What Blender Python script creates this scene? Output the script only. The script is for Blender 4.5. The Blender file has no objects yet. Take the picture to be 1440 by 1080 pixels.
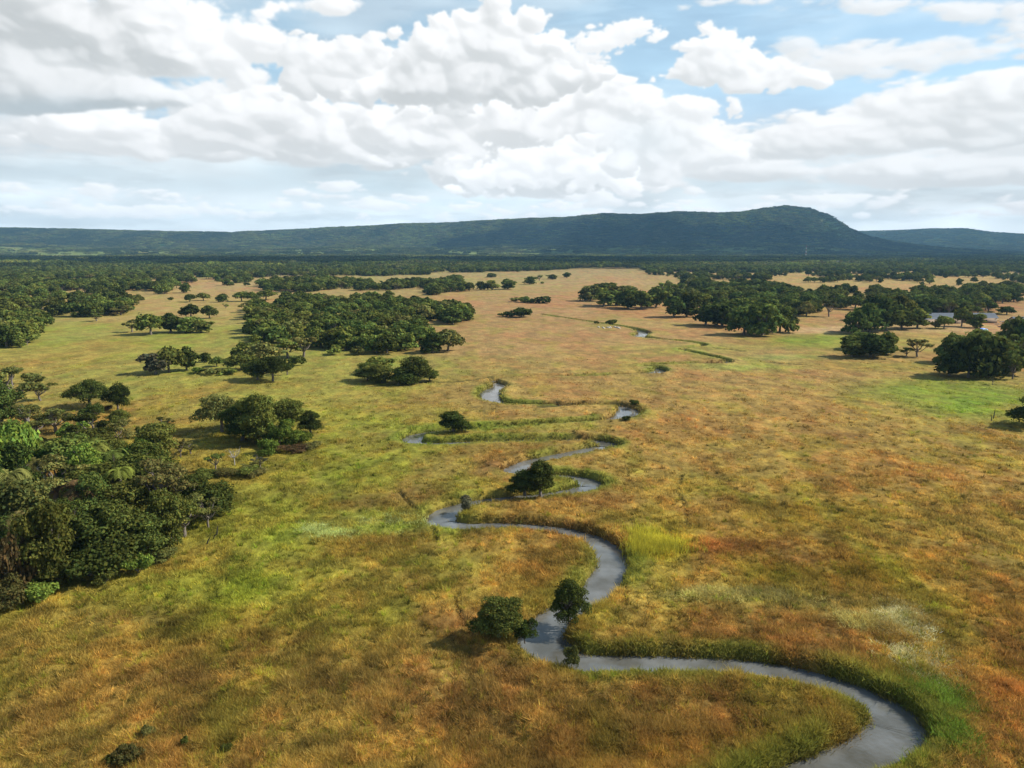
import bpy, math, random
import numpy as np

# ------------------------------------------------------------------ camera, world, sun, exposure
S = bpy.context.scene
COL = S.collection
H = 45.0
F = 1040.0
TH = math.radians(10.35)
CT, ST = math.cos(TH), math.sin(TH)

cam_d = bpy.data.cameras.new('camera')
cam_d.sensor_width = 36.0
cam_d.lens = 26.0
cam_d.clip_start = 0.5
cam_d.clip_end = 60000.0
cam = bpy.data.objects.new('camera', cam_d)
cam.location = (0, 0, H)
cam.rotation_euler = (math.pi / 2 - TH, 0, 0)
COL.objects.link(cam)
S.camera = cam

SUN_EL = math.radians(38)
SUN_AZ = math.radians(82)          # clockwise from straight ahead (+Y)
sun_dir = (math.sin(SUN_AZ) * math.cos(SUN_EL), math.cos(SUN_AZ) * math.cos(SUN_EL), math.sin(SUN_EL))
sl = bpy.data.lights.new('sun', 'SUN')
sl.energy = 5.0
sl.angle = math.radians(0.5)
sl.color = (1.0, 0.95, 0.87)
so = bpy.data.objects.new('sun', sl)
so.rotation_euler = (math.pi / 2 - SUN_EL, 0, math.pi - SUN_AZ)
COL.objects.link(so)

S.view_settings.view_transform = 'Standard'
S.view_settings.look = 'None'
S.view_settings.gamma = 1.0
S.view_settings.exposure = 0.5
S.cycles.volume_bounces = 0
S.cycles.max_bounces = 6
S.cycles.transparent_max_bounces = 8
S.cycles.volume_max_steps = 64

rng = np.random.default_rng(7)
random.seed(7)

# ------------------------------------------------------------------ helpers
def ss(a, b, x):
    t = np.clip((x - a) / (b - a), 0, 1)
    return t * t * (3 - 2 * t)

def lin(c):
    c = np.asarray(c, float) / 255.0
    return np.where(c <= 0.04045, c / 12.92, ((c + 0.055) / 1.055) ** 2.4)

def ground_at(px, py, z=0.0):
    """point of the plane at height z seen at this place of the photograph"""
    a = (np.asarray(px, float) - 720) / F
    b = (540 - np.asarray(py, float)) / F
    dz = -ST + b * CT
    t = (z - H) / dz
    return a * t, (CT + b * ST) * t, t

def pix(x, y, z=0.0):
    dep = y * CT - (z - H) * ST
    up = y * ST + (z - H) * CT
    return 720 + F * x / dep, 540 - F * up / dep, dep

_tabs = {}
def vnoise(x, y, seed=0):
    if seed not in _tabs:
        _tabs[seed] = np.random.default_rng(1000 + seed).random((256, 256))
    T = _tabs[seed]
    xi = np.floor(x).astype(np.int64); yi = np.floor(y).astype(np.int64)
    fx = x - xi; fy = y - yi
    fx = fx * fx * (3 - 2 * fx); fy = fy * fy * (3 - 2 * fy)
    x0 = xi & 255; x1 = (xi + 1) & 255; y0 = yi & 255; y1 = (yi + 1) & 255
    return (T[x0, y0] * (1 - fx) + T[x1, y0] * fx) * (1 - fy) + (T[x0, y1] * (1 - fx) + T[x1, y1] * fx) * fy

def fbm(x, y, seed=0, octv=4, gain=0.5):
    s = 0; a = 1; n = 0
    for i in range(octv):
        s = s + a * vnoise(x * 2 ** i + 17.3 * i, y * 2 ** i - 9.1 * i, seed + i)
        n += a; a *= gain
    return s / n

def np_mesh(name, V, Fc, mats=(), col=None, midx=None, smooth=False):
    me = bpy.data.meshes.new(name)
    V = np.ascontiguousarray(V, dtype=np.float32)
    if isinstance(Fc, list) and isinstance(Fc[0], np.ndarray):
        sizes = np.concatenate([np.full(len(f), f.shape[1], np.int32) for f in Fc if len(f)])
        loops = np.concatenate([np.asarray(f, np.int32).ravel() for f in Fc if len(f)])
    else:
        Fc = np.asarray(Fc, np.int32)
        sizes = np.full(len(Fc), Fc.shape[1], np.int32); loops = Fc.ravel()
    me.vertices.add(len(V)); me.vertices.foreach_set('co', V.ravel())
    me.loops.add(len(loops)); me.loops.foreach_set('vertex_index', loops)
    me.polygons.add(len(sizes))
    me.polygons.foreach_set('loop_start', np.concatenate([[0], np.cumsum(sizes)[:-1]]).astype(np.int32))
    me.polygons.foreach_set('loop_total', sizes)
    for m in mats:
        me.materials.append(m)
    if midx is not None:
        me.polygons.foreach_set('material_index', np.asarray(midx, np.int32))
    if smooth:
        me.polygons.foreach_set('use_smooth', np.ones(len(sizes), bool))
    if col is not None:
        at = me.attributes.new('col', 'FLOAT_COLOR', 'POINT')
        c = np.ones((len(V), 4), np.float32); c[:, :3] = col
        at.data.foreach_set('color', c.ravel())
    me.update(calc_edges=True)
    return me

def link(name, me, parent=None, loc=None, kind=None, label=None, cat=None, group=None):
    o = bpy.data.objects.new(name, me)
    COL.objects.link(o)
    if parent: o.parent = parent
    if loc is not None: o.location = loc
    if kind: o['kind'] = kind
    if label: o['label'] = label
    if cat: o['category'] = cat
    if group: o['group'] = group
    return o

def new_mat(name):
    m = bpy.data.materials.new(name); m.use_nodes = True
    nt = m.node_tree; nt.nodes.clear()
    return m, nt, nt.nodes, nt.links

# ------------------------------------------------------------------ world: Nishita sky with cumulus field
def fft_noise(h, w, sx, sy, seed, beta=1.9, hi=None):
    """smooth random field; features about sx by sy cells at the largest"""
    r = np.random.default_rng(seed)
    fy = np.fft.fftfreq(h)[:, None] * sy
    fx = np.fft.rfftfreq(w)[None, :] * sx
    k = np.sqrt(fx * fx + fy * fy)
    amp = 1.0 / (1 + k * k) ** (beta / 2)
    amp *= 1 - np.exp(-(k * 2.0) ** 2)
    if hi: amp *= np.exp(-(k / hi) ** 2)
    ph = np.exp(2j * np.pi * r.random(amp.shape))
    n = np.fft.irfft2(amp * ph, s=(h, w))
    return n / n.std()

def cloud_image():
    W_, H_ = 2400, 920
    az = np.radians(np.linspace(-60, 60, W_))[None, :]
    el = np.radians(np.linspace(-3, 43, H_))[:, None]
    dx = np.sin(az) * np.cos(el); dy = np.cos(az) * np.cos(el); dz = np.sin(el) + 0 * az
    dep = dy * CT - dz * ST
    X = 720 + F * dx / dep
    Y = 540 - F * (dy * ST + dz * CT) / dep
    def billow(sx, sy, seed, n=4, g=0.55):
        s = 0; a = 1.0; t = 0
        for i in range(n):
            s = s + a * (np.abs(fft_noise(H_, W_, sx / 2 ** i, sy / 2 ** i, seed + i, 3.2, 2.4)) - 0.8)
            t += a; a *= g
        return s / t * 1.75
    img = np.zeros((H_, W_, 3)); alpha = np.zeros((H_, W_))
    def comp(c, a):
        nonlocal img, alpha
        img = img * (1 - a[..., None]) + np.asarray(c) * a[..., None]
        alpha = alpha * (1 - a) + a
    def env(blobs):
        e = np.zeros((H_, W_))
        for b in blobs:
            cx, cy, rx, ry = b[:4]; w = b[4] if len(b) > 4 else 1.0
            d = ((X - cx) / rx) ** 2 + ((Y - cy) / ry) ** 2
            e = e + w * np.exp(-d * 0.9)
        return e
    def march(D, k, steps=26, dx_=3, dy_=5):
        """optical depth towards the sun side (up and to the right of every point)"""
        tau = np.zeros_like(D); P = np.clip(D, 0, 1)
        for i in range(1, steps):
            tau += np.roll(np.roll(P, -int(i * dy_), 0), -int(i * dx_), 1) * (1 - i / steps)
        return np.exp(-k * tau / steps)
    # thin high veil
    n1 = fft_noise(H_, W_, 500, 160, 1, 2.6)
    n2 = fft_noise(H_, W_, 260, 70, 2, 2.5)
    veil = ss(-1.2, 1.6, n1 + 0.5 * n2 + 1.6 * ss(140, 300, Y) - 0.9 * (env([(620, 20, 110, 40), (960, 40, 60, 70), (1130, 135, 110, 26), (1200, 60, 150, 40), (700, 60, 40, 60), (360, 70, 70, 60)])))
    vs = 0.93 + 0.035 * n2 - 0.06 * ss(0.1, 1.4, fft_noise(H_, W_, 400, 60, 3, 1.9)) + 0.05 * ss(250, 320, Y)
    cy_ = ss(230, 90, Y) * (1 - veil * .6)
    vc = np.stack([vs * (0.97 - .13 * cy_), vs * (1.0 - .02 * cy_), vs * 1.01], -1)
    comp(vc, np.clip(.52 + .48 * np.maximum(veil, ss(150, 260, Y) * .9) * (0.35 + 0.65 * ss(110, 220, Y)), 0, .97))
    ky = np.fft.fftfreq(H_)[:, None]; kx = np.fft.rfftfreq(W_)[None, :]
    def blur(a, r):
        return np.fft.irfft2(np.fft.rfft2(a) * np.exp(-2 * (np.pi * r) ** 2 * (kx * kx + ky * ky)), s=(H_, W_))
    for bx, by, rx, ry, v_, o_ in ((480, 245, 130, 22, .80, .75), (300, 260, 160, 14, .85, .6), (560, 262, 90, 12, .82, .6), (1250, 252, 190, 16, .82, .7), (90, 240, 120, 16, .86, .5), (1000, 262, 90, 10, .86, .5), (-200, 250, 200, 20, .82, .6), (1700, 250, 200, 20, .84, .6), (660, 285, 140, 8, .88, .5)):
        e_ = np.exp(-(((X - bx) / rx) ** 2 + ((Y - by) / ry) ** 2)) * o_ * (.8 + .2 * n2)
        comp(np.array([v_ * .90, v_ * .985, v_ * 1.02]) + .05, np.clip(e_, 0, 1))
    def cumulus(blobs, seed, base=0.55, top=0.98, sx=150, sy=95, amp=0.42, thr=0.42, soft=0.09, k=3.2, tint=(0.97, 1.0, 1.0), opac=1.0):
        B = billow(sx, sy, seed, 6, .5)
        wx = fft_noise(H_, W_, sx * .8, sy * .8, seed + 9, 2.0)
        E = np.minimum(env(blobs), 1.25)
        D = E + amp * B * ss(.04, .34, E) + .05 * wx * ss(.02, .2, E) - thr
        a = blur(ss(0, soft * 1.7, D), .7) * opac
        P = np.clip(D * 1.5, 0, 1.2)
        Ls = blur(march(P, k), 4)
        lam = 0
        for rad, wt, st in ((12, .42, 1.1), (5, .34, .95), (2.0, .24, .7)):
            Hs = blur(np.sqrt(np.clip(D + .05, 0, 2)) + .35 * B, rad)
            gy, gx = np.gradient(Hs)                     # rows run upwards
            gy = gy * sy / 2.2 * st; gx = gx * sx / 2.8 * st
            lam = lam + wt * np.clip((-gx * .40 - gy * .80 + .70) / np.sqrt(1 + gx * gx + gy * gy), 0, 1.15)
        lift = np.clip(.5 + .22 * blur(wx, 8), 0, 1)
        base = base + .035
        sh = base + (top - base) * np.clip(0.50 * Ls + 0.62 * lam + .22 * (lift - .5), 0, 1.06)
        sh = sh + ss(.45, .0, D) * .35 * (.95 - sh)
        Lc = np.clip((sh - .6) / .4, 0, 1)
        c = np.stack([sh * (tint[0] + (1 - tint[0]) * Lc), sh * tint[1], sh * (tint[2] + (1 - tint[2]) * Lc)], -1)
        comp(c, a)
    # horizon rows
    row = [(x + 23 * math.sin(x), 298 + 9 * math.sin(x * 0.053), 34 + 22 * math.sin(x * .7), 8, 0.9) for x in range(-500, 1900, 62)]
    cumulus(row, 20, base=0.84, top=1.0, sx=60, sy=18, amp=0.4, thr=0.45, soft=0.2, k=1.5, opac=0.95)
    row = [(x + 40 * math.sin(x), 276 + 12 * math.sin(x * 0.037), 46 + 30 * math.sin(x * .5), 12, 0.95) for x in range(-480, 1900, 105)]
    cumulus(row, 27, base=0.82, top=1.0, sx=90, sy=26, amp=0.4, thr=0.5, soft=0.22, k=1.8, opac=0.9)
    # grey streets, middle height
    cumulus([(150, 195, 220, 30, .9), (430, 205, 200, 26, 1), (620, 215, 120, 20, .8), (1250, 240, 230, 24, 1), (1440, 215, 150, 40, 1), (920, 235, 130, 22, .8), (-200, 210, 200, 40, 1), (1700, 220, 200, 40, 1)],
            30, base=0.78, top=0.98, sx=240, sy=60, amp=0.4, thr=0.35, soft=0.3, k=2.6)
    # right-hand bank rising towards the edge
    cumulus([(1400, 155, 170, 40, 1.1), (1280, 180, 140, 32, 1), (1160, 195, 110, 26, .9), (1060, 205, 80, 22, .8), (1560, 150, 200, 50, 1.1), (1450, 110, 80, 16, .7)],
            36, base=0.80, top=1.02, sx=190, sy=60, amp=0.36, thr=0.36, soft=0.16, k=3.0)
    # tail and streaks at the top right
    cumulus([(1180, 88, 120, 20, .8), (1300, 75, 110, 18, .8), (1400, 20, 120, 22, .9), (1020, 2, 120, 12, .8), (1240, 8, 120, 10, .6), (1150, 105, 60, 16, .6), (1500, 60, 100, 20, .9)],
            44, base=0.85, top=1.0, sx=140, sy=40, amp=0.42, thr=0.34, soft=0.3, k=2, opac=0.9)
    # left upper mass, grey below, cream above
    cumulus([(250, 40, 90, 40, .8), (330, 100, 60, 40, .9), (180, 30, 120, 60, .9), (380, 60, 40, 20, .5), (430, 8, 80, 14, .8), (300, 150, 120, 26, .8)],
            50, base=0.86, top=1.04, sx=130, sy=80, amp=0.4, thr=0.34, soft=0.22, k=2.2)
    cumulus([(60, 50, 150, 50, 1.1), (160, 100, 110, 34, .9), (-150, 80, 200, 80, 1.1), (120, -60, 200, 60, 1), (-420, 60, 200, 90, 1), (80, 140, 160, 22, 1.0)],
            52, base=0.73, top=1.02, sx=210, sy=110, amp=0.34, thr=0.4, soft=0.26, k=3.0)
    e_ = np.exp(-(((X - 70) / 170) ** 2 + ((Y - 152) / 17) ** 2)) * .42
    comp(np.array([.66, .73, .77]), e_)
    # wide body below the central towers
    cumulus([(120, 185, 120, 20, .8), (330, 178, 140, 30, 1), (480, 190, 130, 28, 1), (560, 200, 70, 24, .9), (230, 205, 100, 20, .8), (420, 140, 60, 30, .9), (350, 140, 60, 24, .8)],
            64, base=0.80, top=1.03, sx=150, sy=70, amp=0.42, thr=0.36, soft=0.16, k=2.6)
    cumulus([(600, 175, 90, 34, 1), (700, 200, 120, 60, 1.0), (820, 190, 90, 60, 1.0), (760, 262, 120, 18, .8), (900, 170, 80, 36, .9), (850, 130, 70, 30, .9)],
            65, base=0.80, top=1.05, sx=120, sy=70, amp=0.44, thr=0.36, soft=0.1, k=2.6)
    cumulus([(790, 225, 110, 30, 1.1), (700, 250, 60, 22, .9), (860, 250, 60, 18, .8)], 73, base=0.86, top=1.05, sx=80, sy=50, amp=0.45, thr=0.42, soft=0.12, k=2.2)
    cumulus([(960, 190, 70, 40, 1.0), (1010, 215, 60, 24, .9), (920, 225, 60, 30, .8), (985, 150, 40, 24, .7)], 67, base=0.84, top=1.04, sx=90, sy=55, amp=0.42, thr=0.38, soft=0.12, k=2.4)
    e_ = np.exp(-(((X - 905) / 60) ** 2 + ((Y - 195) / 30) ** 2)) * .35
    comp(np.array([.84, .89, .91]), e_)
    # central towers
    cumulus([(470, 85, 66, 34, 1.1), (430, 110, 50, 30, .9), (540, 105, 60, 34, .9), (420, 70, 26, 16, .7), (510, 66, 30, 14, .7)], 70, base=0.80, top=1.03, sx=80, sy=50, amp=0.36, thr=0.42, soft=0.09, k=2.8)
    cumulus([(670, 50, 66, 48, 1.1), (610, 70, 50, 36, .9), (640, 110, 90, 40, 1.0), (725, 65, 50, 44, .9), (750, 115, 70, 38, 1.0), (800, 100, 44, 26, .8), (560, 125, 70, 26, .9)],
            76, base=0.77, top=1.05, sx=95, sy=65, amp=0.38, thr=0.42, soft=0.08, k=3.4)
    cumulus([(885, 42, 42, 16, 1.1), (838, 60, 40, 16, .9), (820, 85, 40, 18, .7)], 82, base=0.86, top=1.04, sx=60, sy=30, amp=0.34, thr=0.4, soft=0.12, k=1.8)
    cumulus([(1015, 66, 46, 30, 1.1), (985, 90, 40, 22, .8), (1050, 98, 66, 24, 1.0), (1110, 108, 70, 16, .8), (960, 108, 50, 12, .6)],
            88, base=0.80, top=1.05, sx=70, sy=45, amp=0.36, thr=0.4, soft=0.12, k=3.0)
    cumulus([(1160, 80, 90, 22, .8), (1250, 92, 90, 20, .9), (1340, 70, 80, 18, .9), (1120, 70, 40, 14, .6)], 90, base=0.86, top=1.0, sx=110, sy=40, amp=0.42, thr=0.34, soft=0.4, k=2, opac=.85)
    # above the frame
    cumulus([(x, -230 + 60 * math.sin(x * 0.01), 150, 70, 1) for x in range(-700, 2200, 330)], 94, base=0.5, top=0.95, sx=200, sy=110, amp=0.4, thr=0.5, soft=0.2, k=3)
    # fade out towards the edges of the modelled window
    u = np.linspace(0, 1, W_)[None, :]; v = np.linspace(0, 1, H_)[:, None]
    fade = ss(0, 0.08, u) * ss(0, 0.08, 1 - u) * ss(0, 0.15, 1 - v)
    out = np.empty((H_, W_, 4), np.float32)
    sat = np.maximum(img / np.maximum(alpha, 1e-3)[..., None], 0) ** 2.1 * .71   # display value to light
    sat *= (1 + .80 * np.exp(-np.maximum(np.degrees(el), 0) / 3.5))[..., None]   # low sky brightened to offset dimming by the haze in front
    out[..., :3] = sat; out[..., 3] = alpha * fade
    im = bpy.data.images.new('cumulus field', W_, H_, alpha=True, float_buffer=True)
    im.colorspace_settings.name = 'Non-Color'
    im.alpha_mode = 'CHANNEL_PACKED'
    im.pixels.foreach_set(out.ravel())
    im.update(); im.pack()
    return im

w = bpy.data.worlds.new('World'); S.world = w; w.use_nodes = True
nt = w.node_tree; nt.nodes.clear(); N = nt.nodes; L = nt.links
out = N.new('ShaderNodeOutputWorld')
sky = N.new('ShaderNodeTexSky'); sky.sky_type = 'NISHITA'; sky.sun_disc = False
sky.sun_elevation = SUN_EL; sky.sun_rotation = SUN_AZ; sky.altitude = 1200
sky.air_density = 1.0; sky.dust_density = 0.6; sky.ozone_density = 1.6
bg = N.new('ShaderNodeBackground'); bg.inputs[1].default_value = 0.13
L.new(sky.outputs[0], bg.inputs[0])
tc = N.new('ShaderNodeTexCoord'); sep = N.new('ShaderNodeSeparateXYZ'); L.new(tc.outputs['Generated'], sep.inputs[0])
def M(op, a, b=None, clamp=False):
    n = N.new('ShaderNodeMath'); n.operation = op; n.use_clamp = clamp
    for i, v in enumerate((a, b)):
        if v is None: continue
        if isinstance(v, (int, float)): n.inputs[i].default_value = v
        else: L.new(v, n.inputs[i])
    return n.outputs[0]
azn = M('ARCTAN2', sep.outputs[0], sep.outputs[1])
eln = M('ARCSINE', sep.outputs[2])
u_ = M('ADD', M('DIVIDE', azn, math.radians(120)), 0.5)
v_ = M('DIVIDE', M('ADD', eln, math.radians(3)), math.radians(46))
cmb = N.new('ShaderNodeCombineXYZ'); L.new(u_, cmb.inputs[0]); L.new(v_, cmb.inputs[1])
tex = N.new('ShaderNodeTexImage'); tex.image = cloud_image(); tex.extension = 'CLIP'; tex.interpolation = 'Cubic'
L.new(cmb.outputs[0], tex.inputs[0])
# scattered cloud over the rest of the sky
mp = N.new('ShaderNodeMapping'); mp.inputs['Scale'].default_value = (1, 1, 2.4); L.new(tc.outputs['Generated'], mp.inputs[0])
nz = N.new('ShaderNodeTexNoise'); nz.inputs['Scale'].default_value = 2.3; nz.inputs['Detail'].default_value = 6; L.new(mp.outputs[0], nz.inputs[0])
cr = N.new('ShaderNodeValToRGB'); cr.color_ramp.elements[0].position = 0.5; cr.color_ramp.elements[1].position = 0.68
L.new(nz.outputs[0], cr.inputs[0])
bgc2 = N.new('ShaderNodeBackground'); bgc2.inputs[0].default_value = (0.30, 0.32, 0.35, 1); bgc2.inputs[1].default_value = 1.0
bgc = N.new('ShaderNodeBackground'); L.new(tex.outputs[0], bgc.inputs[0]); bgc.inputs[1].default_value = 1.0
# window mask: inside 0..1 in both
ins = M('MULTIPLY', M('MULTIPLY', M('GREATER_THAN', u_, 0.0), M('LESS_THAN', u_, 1.0)), M('MULTIPLY', M('GREATER_THAN', v_, 0.0), M('LESS_THAN', v_, 0.9)))
def ramp_edge(x, lo, hi): 
    n = N.new('ShaderNodeMapRange'); n.interpolation_type = 'SMOOTHSTEP'
    n.inputs[1].default_value = lo; n.inputs[2].default_value = hi; L.new(x, n.inputs[0]); return n.outputs[0]
win = M('MULTIPLY', M('MULTIPLY', ramp_edge(u_, 0.0, 0.08), ramp_edge(u_, 1.0, 0.92)), ramp_edge(v_, 1.0, 0.85))
outside = M('MULTIPLY', M('SUBTRACT', 1.0, win), cr.outputs[0])
m1 = N.new('ShaderNodeMixShader'); L.new(M('MULTIPLY', outside, 0.85), m1.inputs[0]); L.new(bg.outputs[0], m1.inputs[1]); L.new(bgc2.outputs[0], m1.inputs[2])
m2 = N.new('ShaderNodeMixShader'); L.new(M('MULTIPLY', tex.outputs[1], ins), m2.inputs[0]); L.new(m1.outputs[0], m2.inputs[1]); L.new(bgc.outputs[0], m2.inputs[2])
L.new(m2.outputs[0], out.inputs[0])

# ------------------------------------------------------------------ river centre line
RIV = [(760,1420,5.5),(880,1300,5.5),(980,1210,5.5),(1060,1150,6),(1120,1110,5),(1185,1080,4.8),(1235,1056,5),(1264,1030,5.2),(1245,1003,4.8),(1195,978,4.5),(1140,960,4.3),(1080,948,4.2),
 (1000,941,4.2),(900,938,4.2),(835,938,4.4),(795,930,5),(764,908,6.4),(766,886,5.2),(790,866,4.6),(825,848,4.6),(848,823,4.6),(862,795,4.8),(846,770,4.8),
 (805,753,4.4),(750,745,4.2),(700,743,4.2),(650,744,4.6),(620,736,5.2),(630,723,5),(665,711,4),(720,704,4),(780,698,4),(822,690,5),(830,682,5),
 (800,674,4.5),(755,672,4),(724,665,5),(745,653,5),(790,643,5),(835,634,5),(857,628,5),(830,622,4),(760,622,4),(680,624,4),(610,627,4.5),
 (578,623,4.6),(592,613,4.5),(650,607,4),(740,601,3),(830,595,3),(872,590,6),(884,581,7),(870,573,3),(800,572,3),(720,571,3),(690,563,6.5),
 (691,552,6.5),(704,544,4.5),(694,537,1.8),(745,532,1.8),(820,532,1.8),(880,529,1.8),(921,526,7),(926,520,1.8),(905,517,1.8),(960,514.5,1.8),(1010,513,6),
 (1024,510,1.8),(1000,504,1.8),(970,497,1.8),(958,493.5,1.8),(990,488,1.8),(965,483,1.8),(925,479,1.8),(898,474.5,6.5),(905,469.5,6.5),(885,463,1.8),(840,456,1.8),(800,450,1.8),(760,444,1.8)]
WZ = -1.0
def catmull(P, n=8):
    P = np.asarray(P, float); o = []
    Q = np.vstack([2 * P[0] - P[1], P, 2 * P[-1] - P[-2]])
    for i in range(1, len(Q) - 2):
        p0, p1, p2, p3 = Q[i - 1], Q[i], Q[i + 1], Q[i + 2]
        for t in np.linspace(0, 1, n, endpoint=False):
            o.append(0.5 * ((2 * p1) + (-p0 + p2) * t + (2 * p0 - 5 * p1 + 4 * p2 - p3) * t * t + (-p0 + 3 * p1 - 3 * p2 + p3) * t ** 3))
    o.append(P[-1]); return np.array(o)
rx_, ry_, _ = ground_at([p[0] for p in RIV], [p[1] for p in RIV], WZ)
RC = catmull(np.stack([rx_, ry_, [p[2] * .93 for p in RIV]], 1), 8)
# old side channels that hold no open water: (points, width)
DITCH = [[(690,531,2),(640,536,2),(580,538,2),(520,543,2)], [(1085,509,2.2),(1110,511,2.2),(1130,512,2.2)], [(1005,489,2.2),(1030,491,2.2),(1045,493,2.2)],
         [(870,566,2),(840,568,2),(760,572,2)],
         [(668,938,.34),(664,960,.34),(667,985,.34),(665,1004,.34)], [(660,1024,.34),(653,1050,.34),(646,1085,.34)], [(640,842,.34),(646,862,.34),(654,880,.34),(664,896,.34)],
         [(958,668,.34),(954,690,.34),(964,712,.34),(967,742,.34)], [(866,1030,.34),(872,1056,.34),(874,1090,.34)], [(1130,706,.34),(1180,716,.34),(1240,738,.34),(1290,752,.34)], [(560,690,.34),(606,742,.34),(612,760,.34)], [(876,820,.34),(878,850,.34)]]
DC = []
for d in DITCH:
    a, b, _ = ground_at([p[0] for p in d], [p[1] for p in d], 0)
    DC.append(catmull(np.stack([a, b, [p[2] for p in d]], 1), 5))

def river_dist(x, y):
    """signed distance to the water's edge (negative in the channel)"""
    best = np.full(x.shape, 60.0)
    for k in range(len(RC) - 1):
        x0, y0, w0 = RC[k]; x1, y1, w1 = RC[k + 1]
        R = 24
        m = (x > min(x0, x1) - R) & (x < max(x0, x1) + R) & (y > min(y0, y1) - R) & (y < max(y0, y1) + R)
        if not m.any(): continue
        xx = x[m]; yy = y[m]
        vx, vy = x1 - x0, y1 - y0
        t = np.clip(((xx - x0) * vx + (yy - y0) * vy) / (vx * vx + vy * vy + 1e-9), 0, 1)
        d = np.hypot(xx - x0 - t * vx, yy - y0 - t * vy) - 0.5 * (w0 + (w1 - w0) * t)
        best[m] = np.minimum(best[m], d)
    return best
def ditch_dist(x, y):
    best = np.full(x.shape, 60.0)
    for D in DC:
        for k in range(len(D) - 1):
            x0, y0, w0 = D[k]; x1, y1, w1 = D[k + 1]
            m = (x > min(x0, x1) - 12) & (x < max(x0, x1) + 12) & (y > min(y0, y1) - 12) & (y < max(y0, y1) + 12)
            if not m.any(): continue
            vx, vy = x1 - x0, y1 - y0
            t = np.clip(((x[m] - x0) * vx + (y[m] - y0) * vy) / (vx * vx + vy * vy + 1e-9), 0, 1)
            best[m] = np.minimum(best[m], np.hypot(x[m] - x0 - t * vx, y[m] - y0 - t * vy) - 0.5 * w0)
    return best

# ------------------------------------------------------------------ colour of the plain (real grass colours, anchored to the land)
YS = [352, 385, 420, 470, 550, 650, 750, 900, 1100]
CS = [(84,92,52), (166,146,88), (166,140,84), (165,134,80), (160,134,68), (158,133,62), (158,134,60), (160,136,60), (160,134,60)]
BL = [ # centre x, y, radius x, y, colour, weight, in places of the photograph
 (150,480,360,48,(146,150,62),.95),(60,540,260,40,(150,142,64),.8),(330,555,240,40,(140,140,56),.8),(560,530,150,45,(148,146,60),.8),(560,490,140,22,(146,146,66),.7),
 (240,430,160,24,(176,150,88),.8),(330,402,140,10,(178,148,98),.8),(520,398,150,8,(156,154,84),.8),(700,396,90,10,(160,152,84),.7),
 (450,640,190,60,(138,138,46),.85),(380,740,160,70,(142,144,48),.85),(300,830,170,34,(136,144,42),.7),(330,880,220,40,(140,132,44),.6),(600,790,60,16,(134,144,46),.55),
 (500,720,70,10,(138,152,54),.7),(470,745,60,8,(146,164,78),.6),(560,740,60,8,(124,146,50),.7),(520,585,110,14,(142,148,46),.7),(560,570,120,16,(148,146,48),.6),
 (160,930,220,60,(142,118,50),.5),(260,960,60,14,(128,84,50),.35),(180,870,80,12,(142,118,62),.4),(620,960,160,60,(148,116,62),.5),(640,870,60,24,(142,102,60),.5),
 (760,820,60,30,(128,118,40),.5),(820,700,60,20,(150,118,60),.4),(700,655,80,14,(152,116,72),.5),(560,690,120,18,(152,118,64),.5),(720,560,220,26,(164,130,76),.5),
 (720,480,150,30,(172,132,86),.6),(760,430,120,18,(170,132,88),.6),(850,395,90,12,(176,142,96),.7),(760,388,150,8,(160,142,90),.5),
 (1000,600,160,40,(166,128,68),.5),(1250,620,200,40,(160,134,60),.5),(1150,520,130,16,(166,122,74),.6),(1350,690,160,60,(160,124,56),.6),(1150,720,130,28,(150,136,44),.8),
 (1330,860,130,30,(152,130,46),.5),(1150,800,160,30,(142,124,34),.6),(1010,765,75,13,(144,88,48),.7),(1080,785,80,10,(150,102,52),.5),(920,762,40,20,(168,160,34),.95),
 (1400,990,80,110,(148,96,46),.7),(1000,880,160,40,(152,116,56),.6),(1250,920,60,60,(112,112,34),.6),(1330,1010,40,34,(116,130,42),.6),(1265,870,42,22,(162,156,84),.9),
 (1130,900,120,24,(150,108,52),.6),(1020,835,90,9,(150,150,70),.8),(1130,850,70,9,(146,138,72),.6),(980,1000,160,40,(144,116,58),.5),(1000,1060,200,30,(134,120,46),.5),
 (1390,566,100,22,(120,144,40),1.0),(1300,548,80,14,(118,142,38),.7),(1160,478,80,11,(112,142,36),.95),(1230,515,90,10,(146,142,50),.6),(1150,463,70,5,(190,168,116),.95),
 (1330,462,110,9,(184,152,100),.9),(1270,480,120,10,(158,148,62),.7),(1420,428,70,12,(160,116,70),.8),(1260,392,260,11,(176,148,84),.9),(1060,412,120,12,(172,146,84),.7),
 (1040,515,80,6,(146,152,66),.8),(1100,503,60,4,(150,160,76),.8),(990,490,80,6,(150,148,64),.7),(1090,440,60,12,(160,140,70),.6),(1180,610,60,6,(150,112,56),.4),(640,600,160,6,(140,148,52),.7),(900,455,80,10,(168,146,84),.6)]
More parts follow.
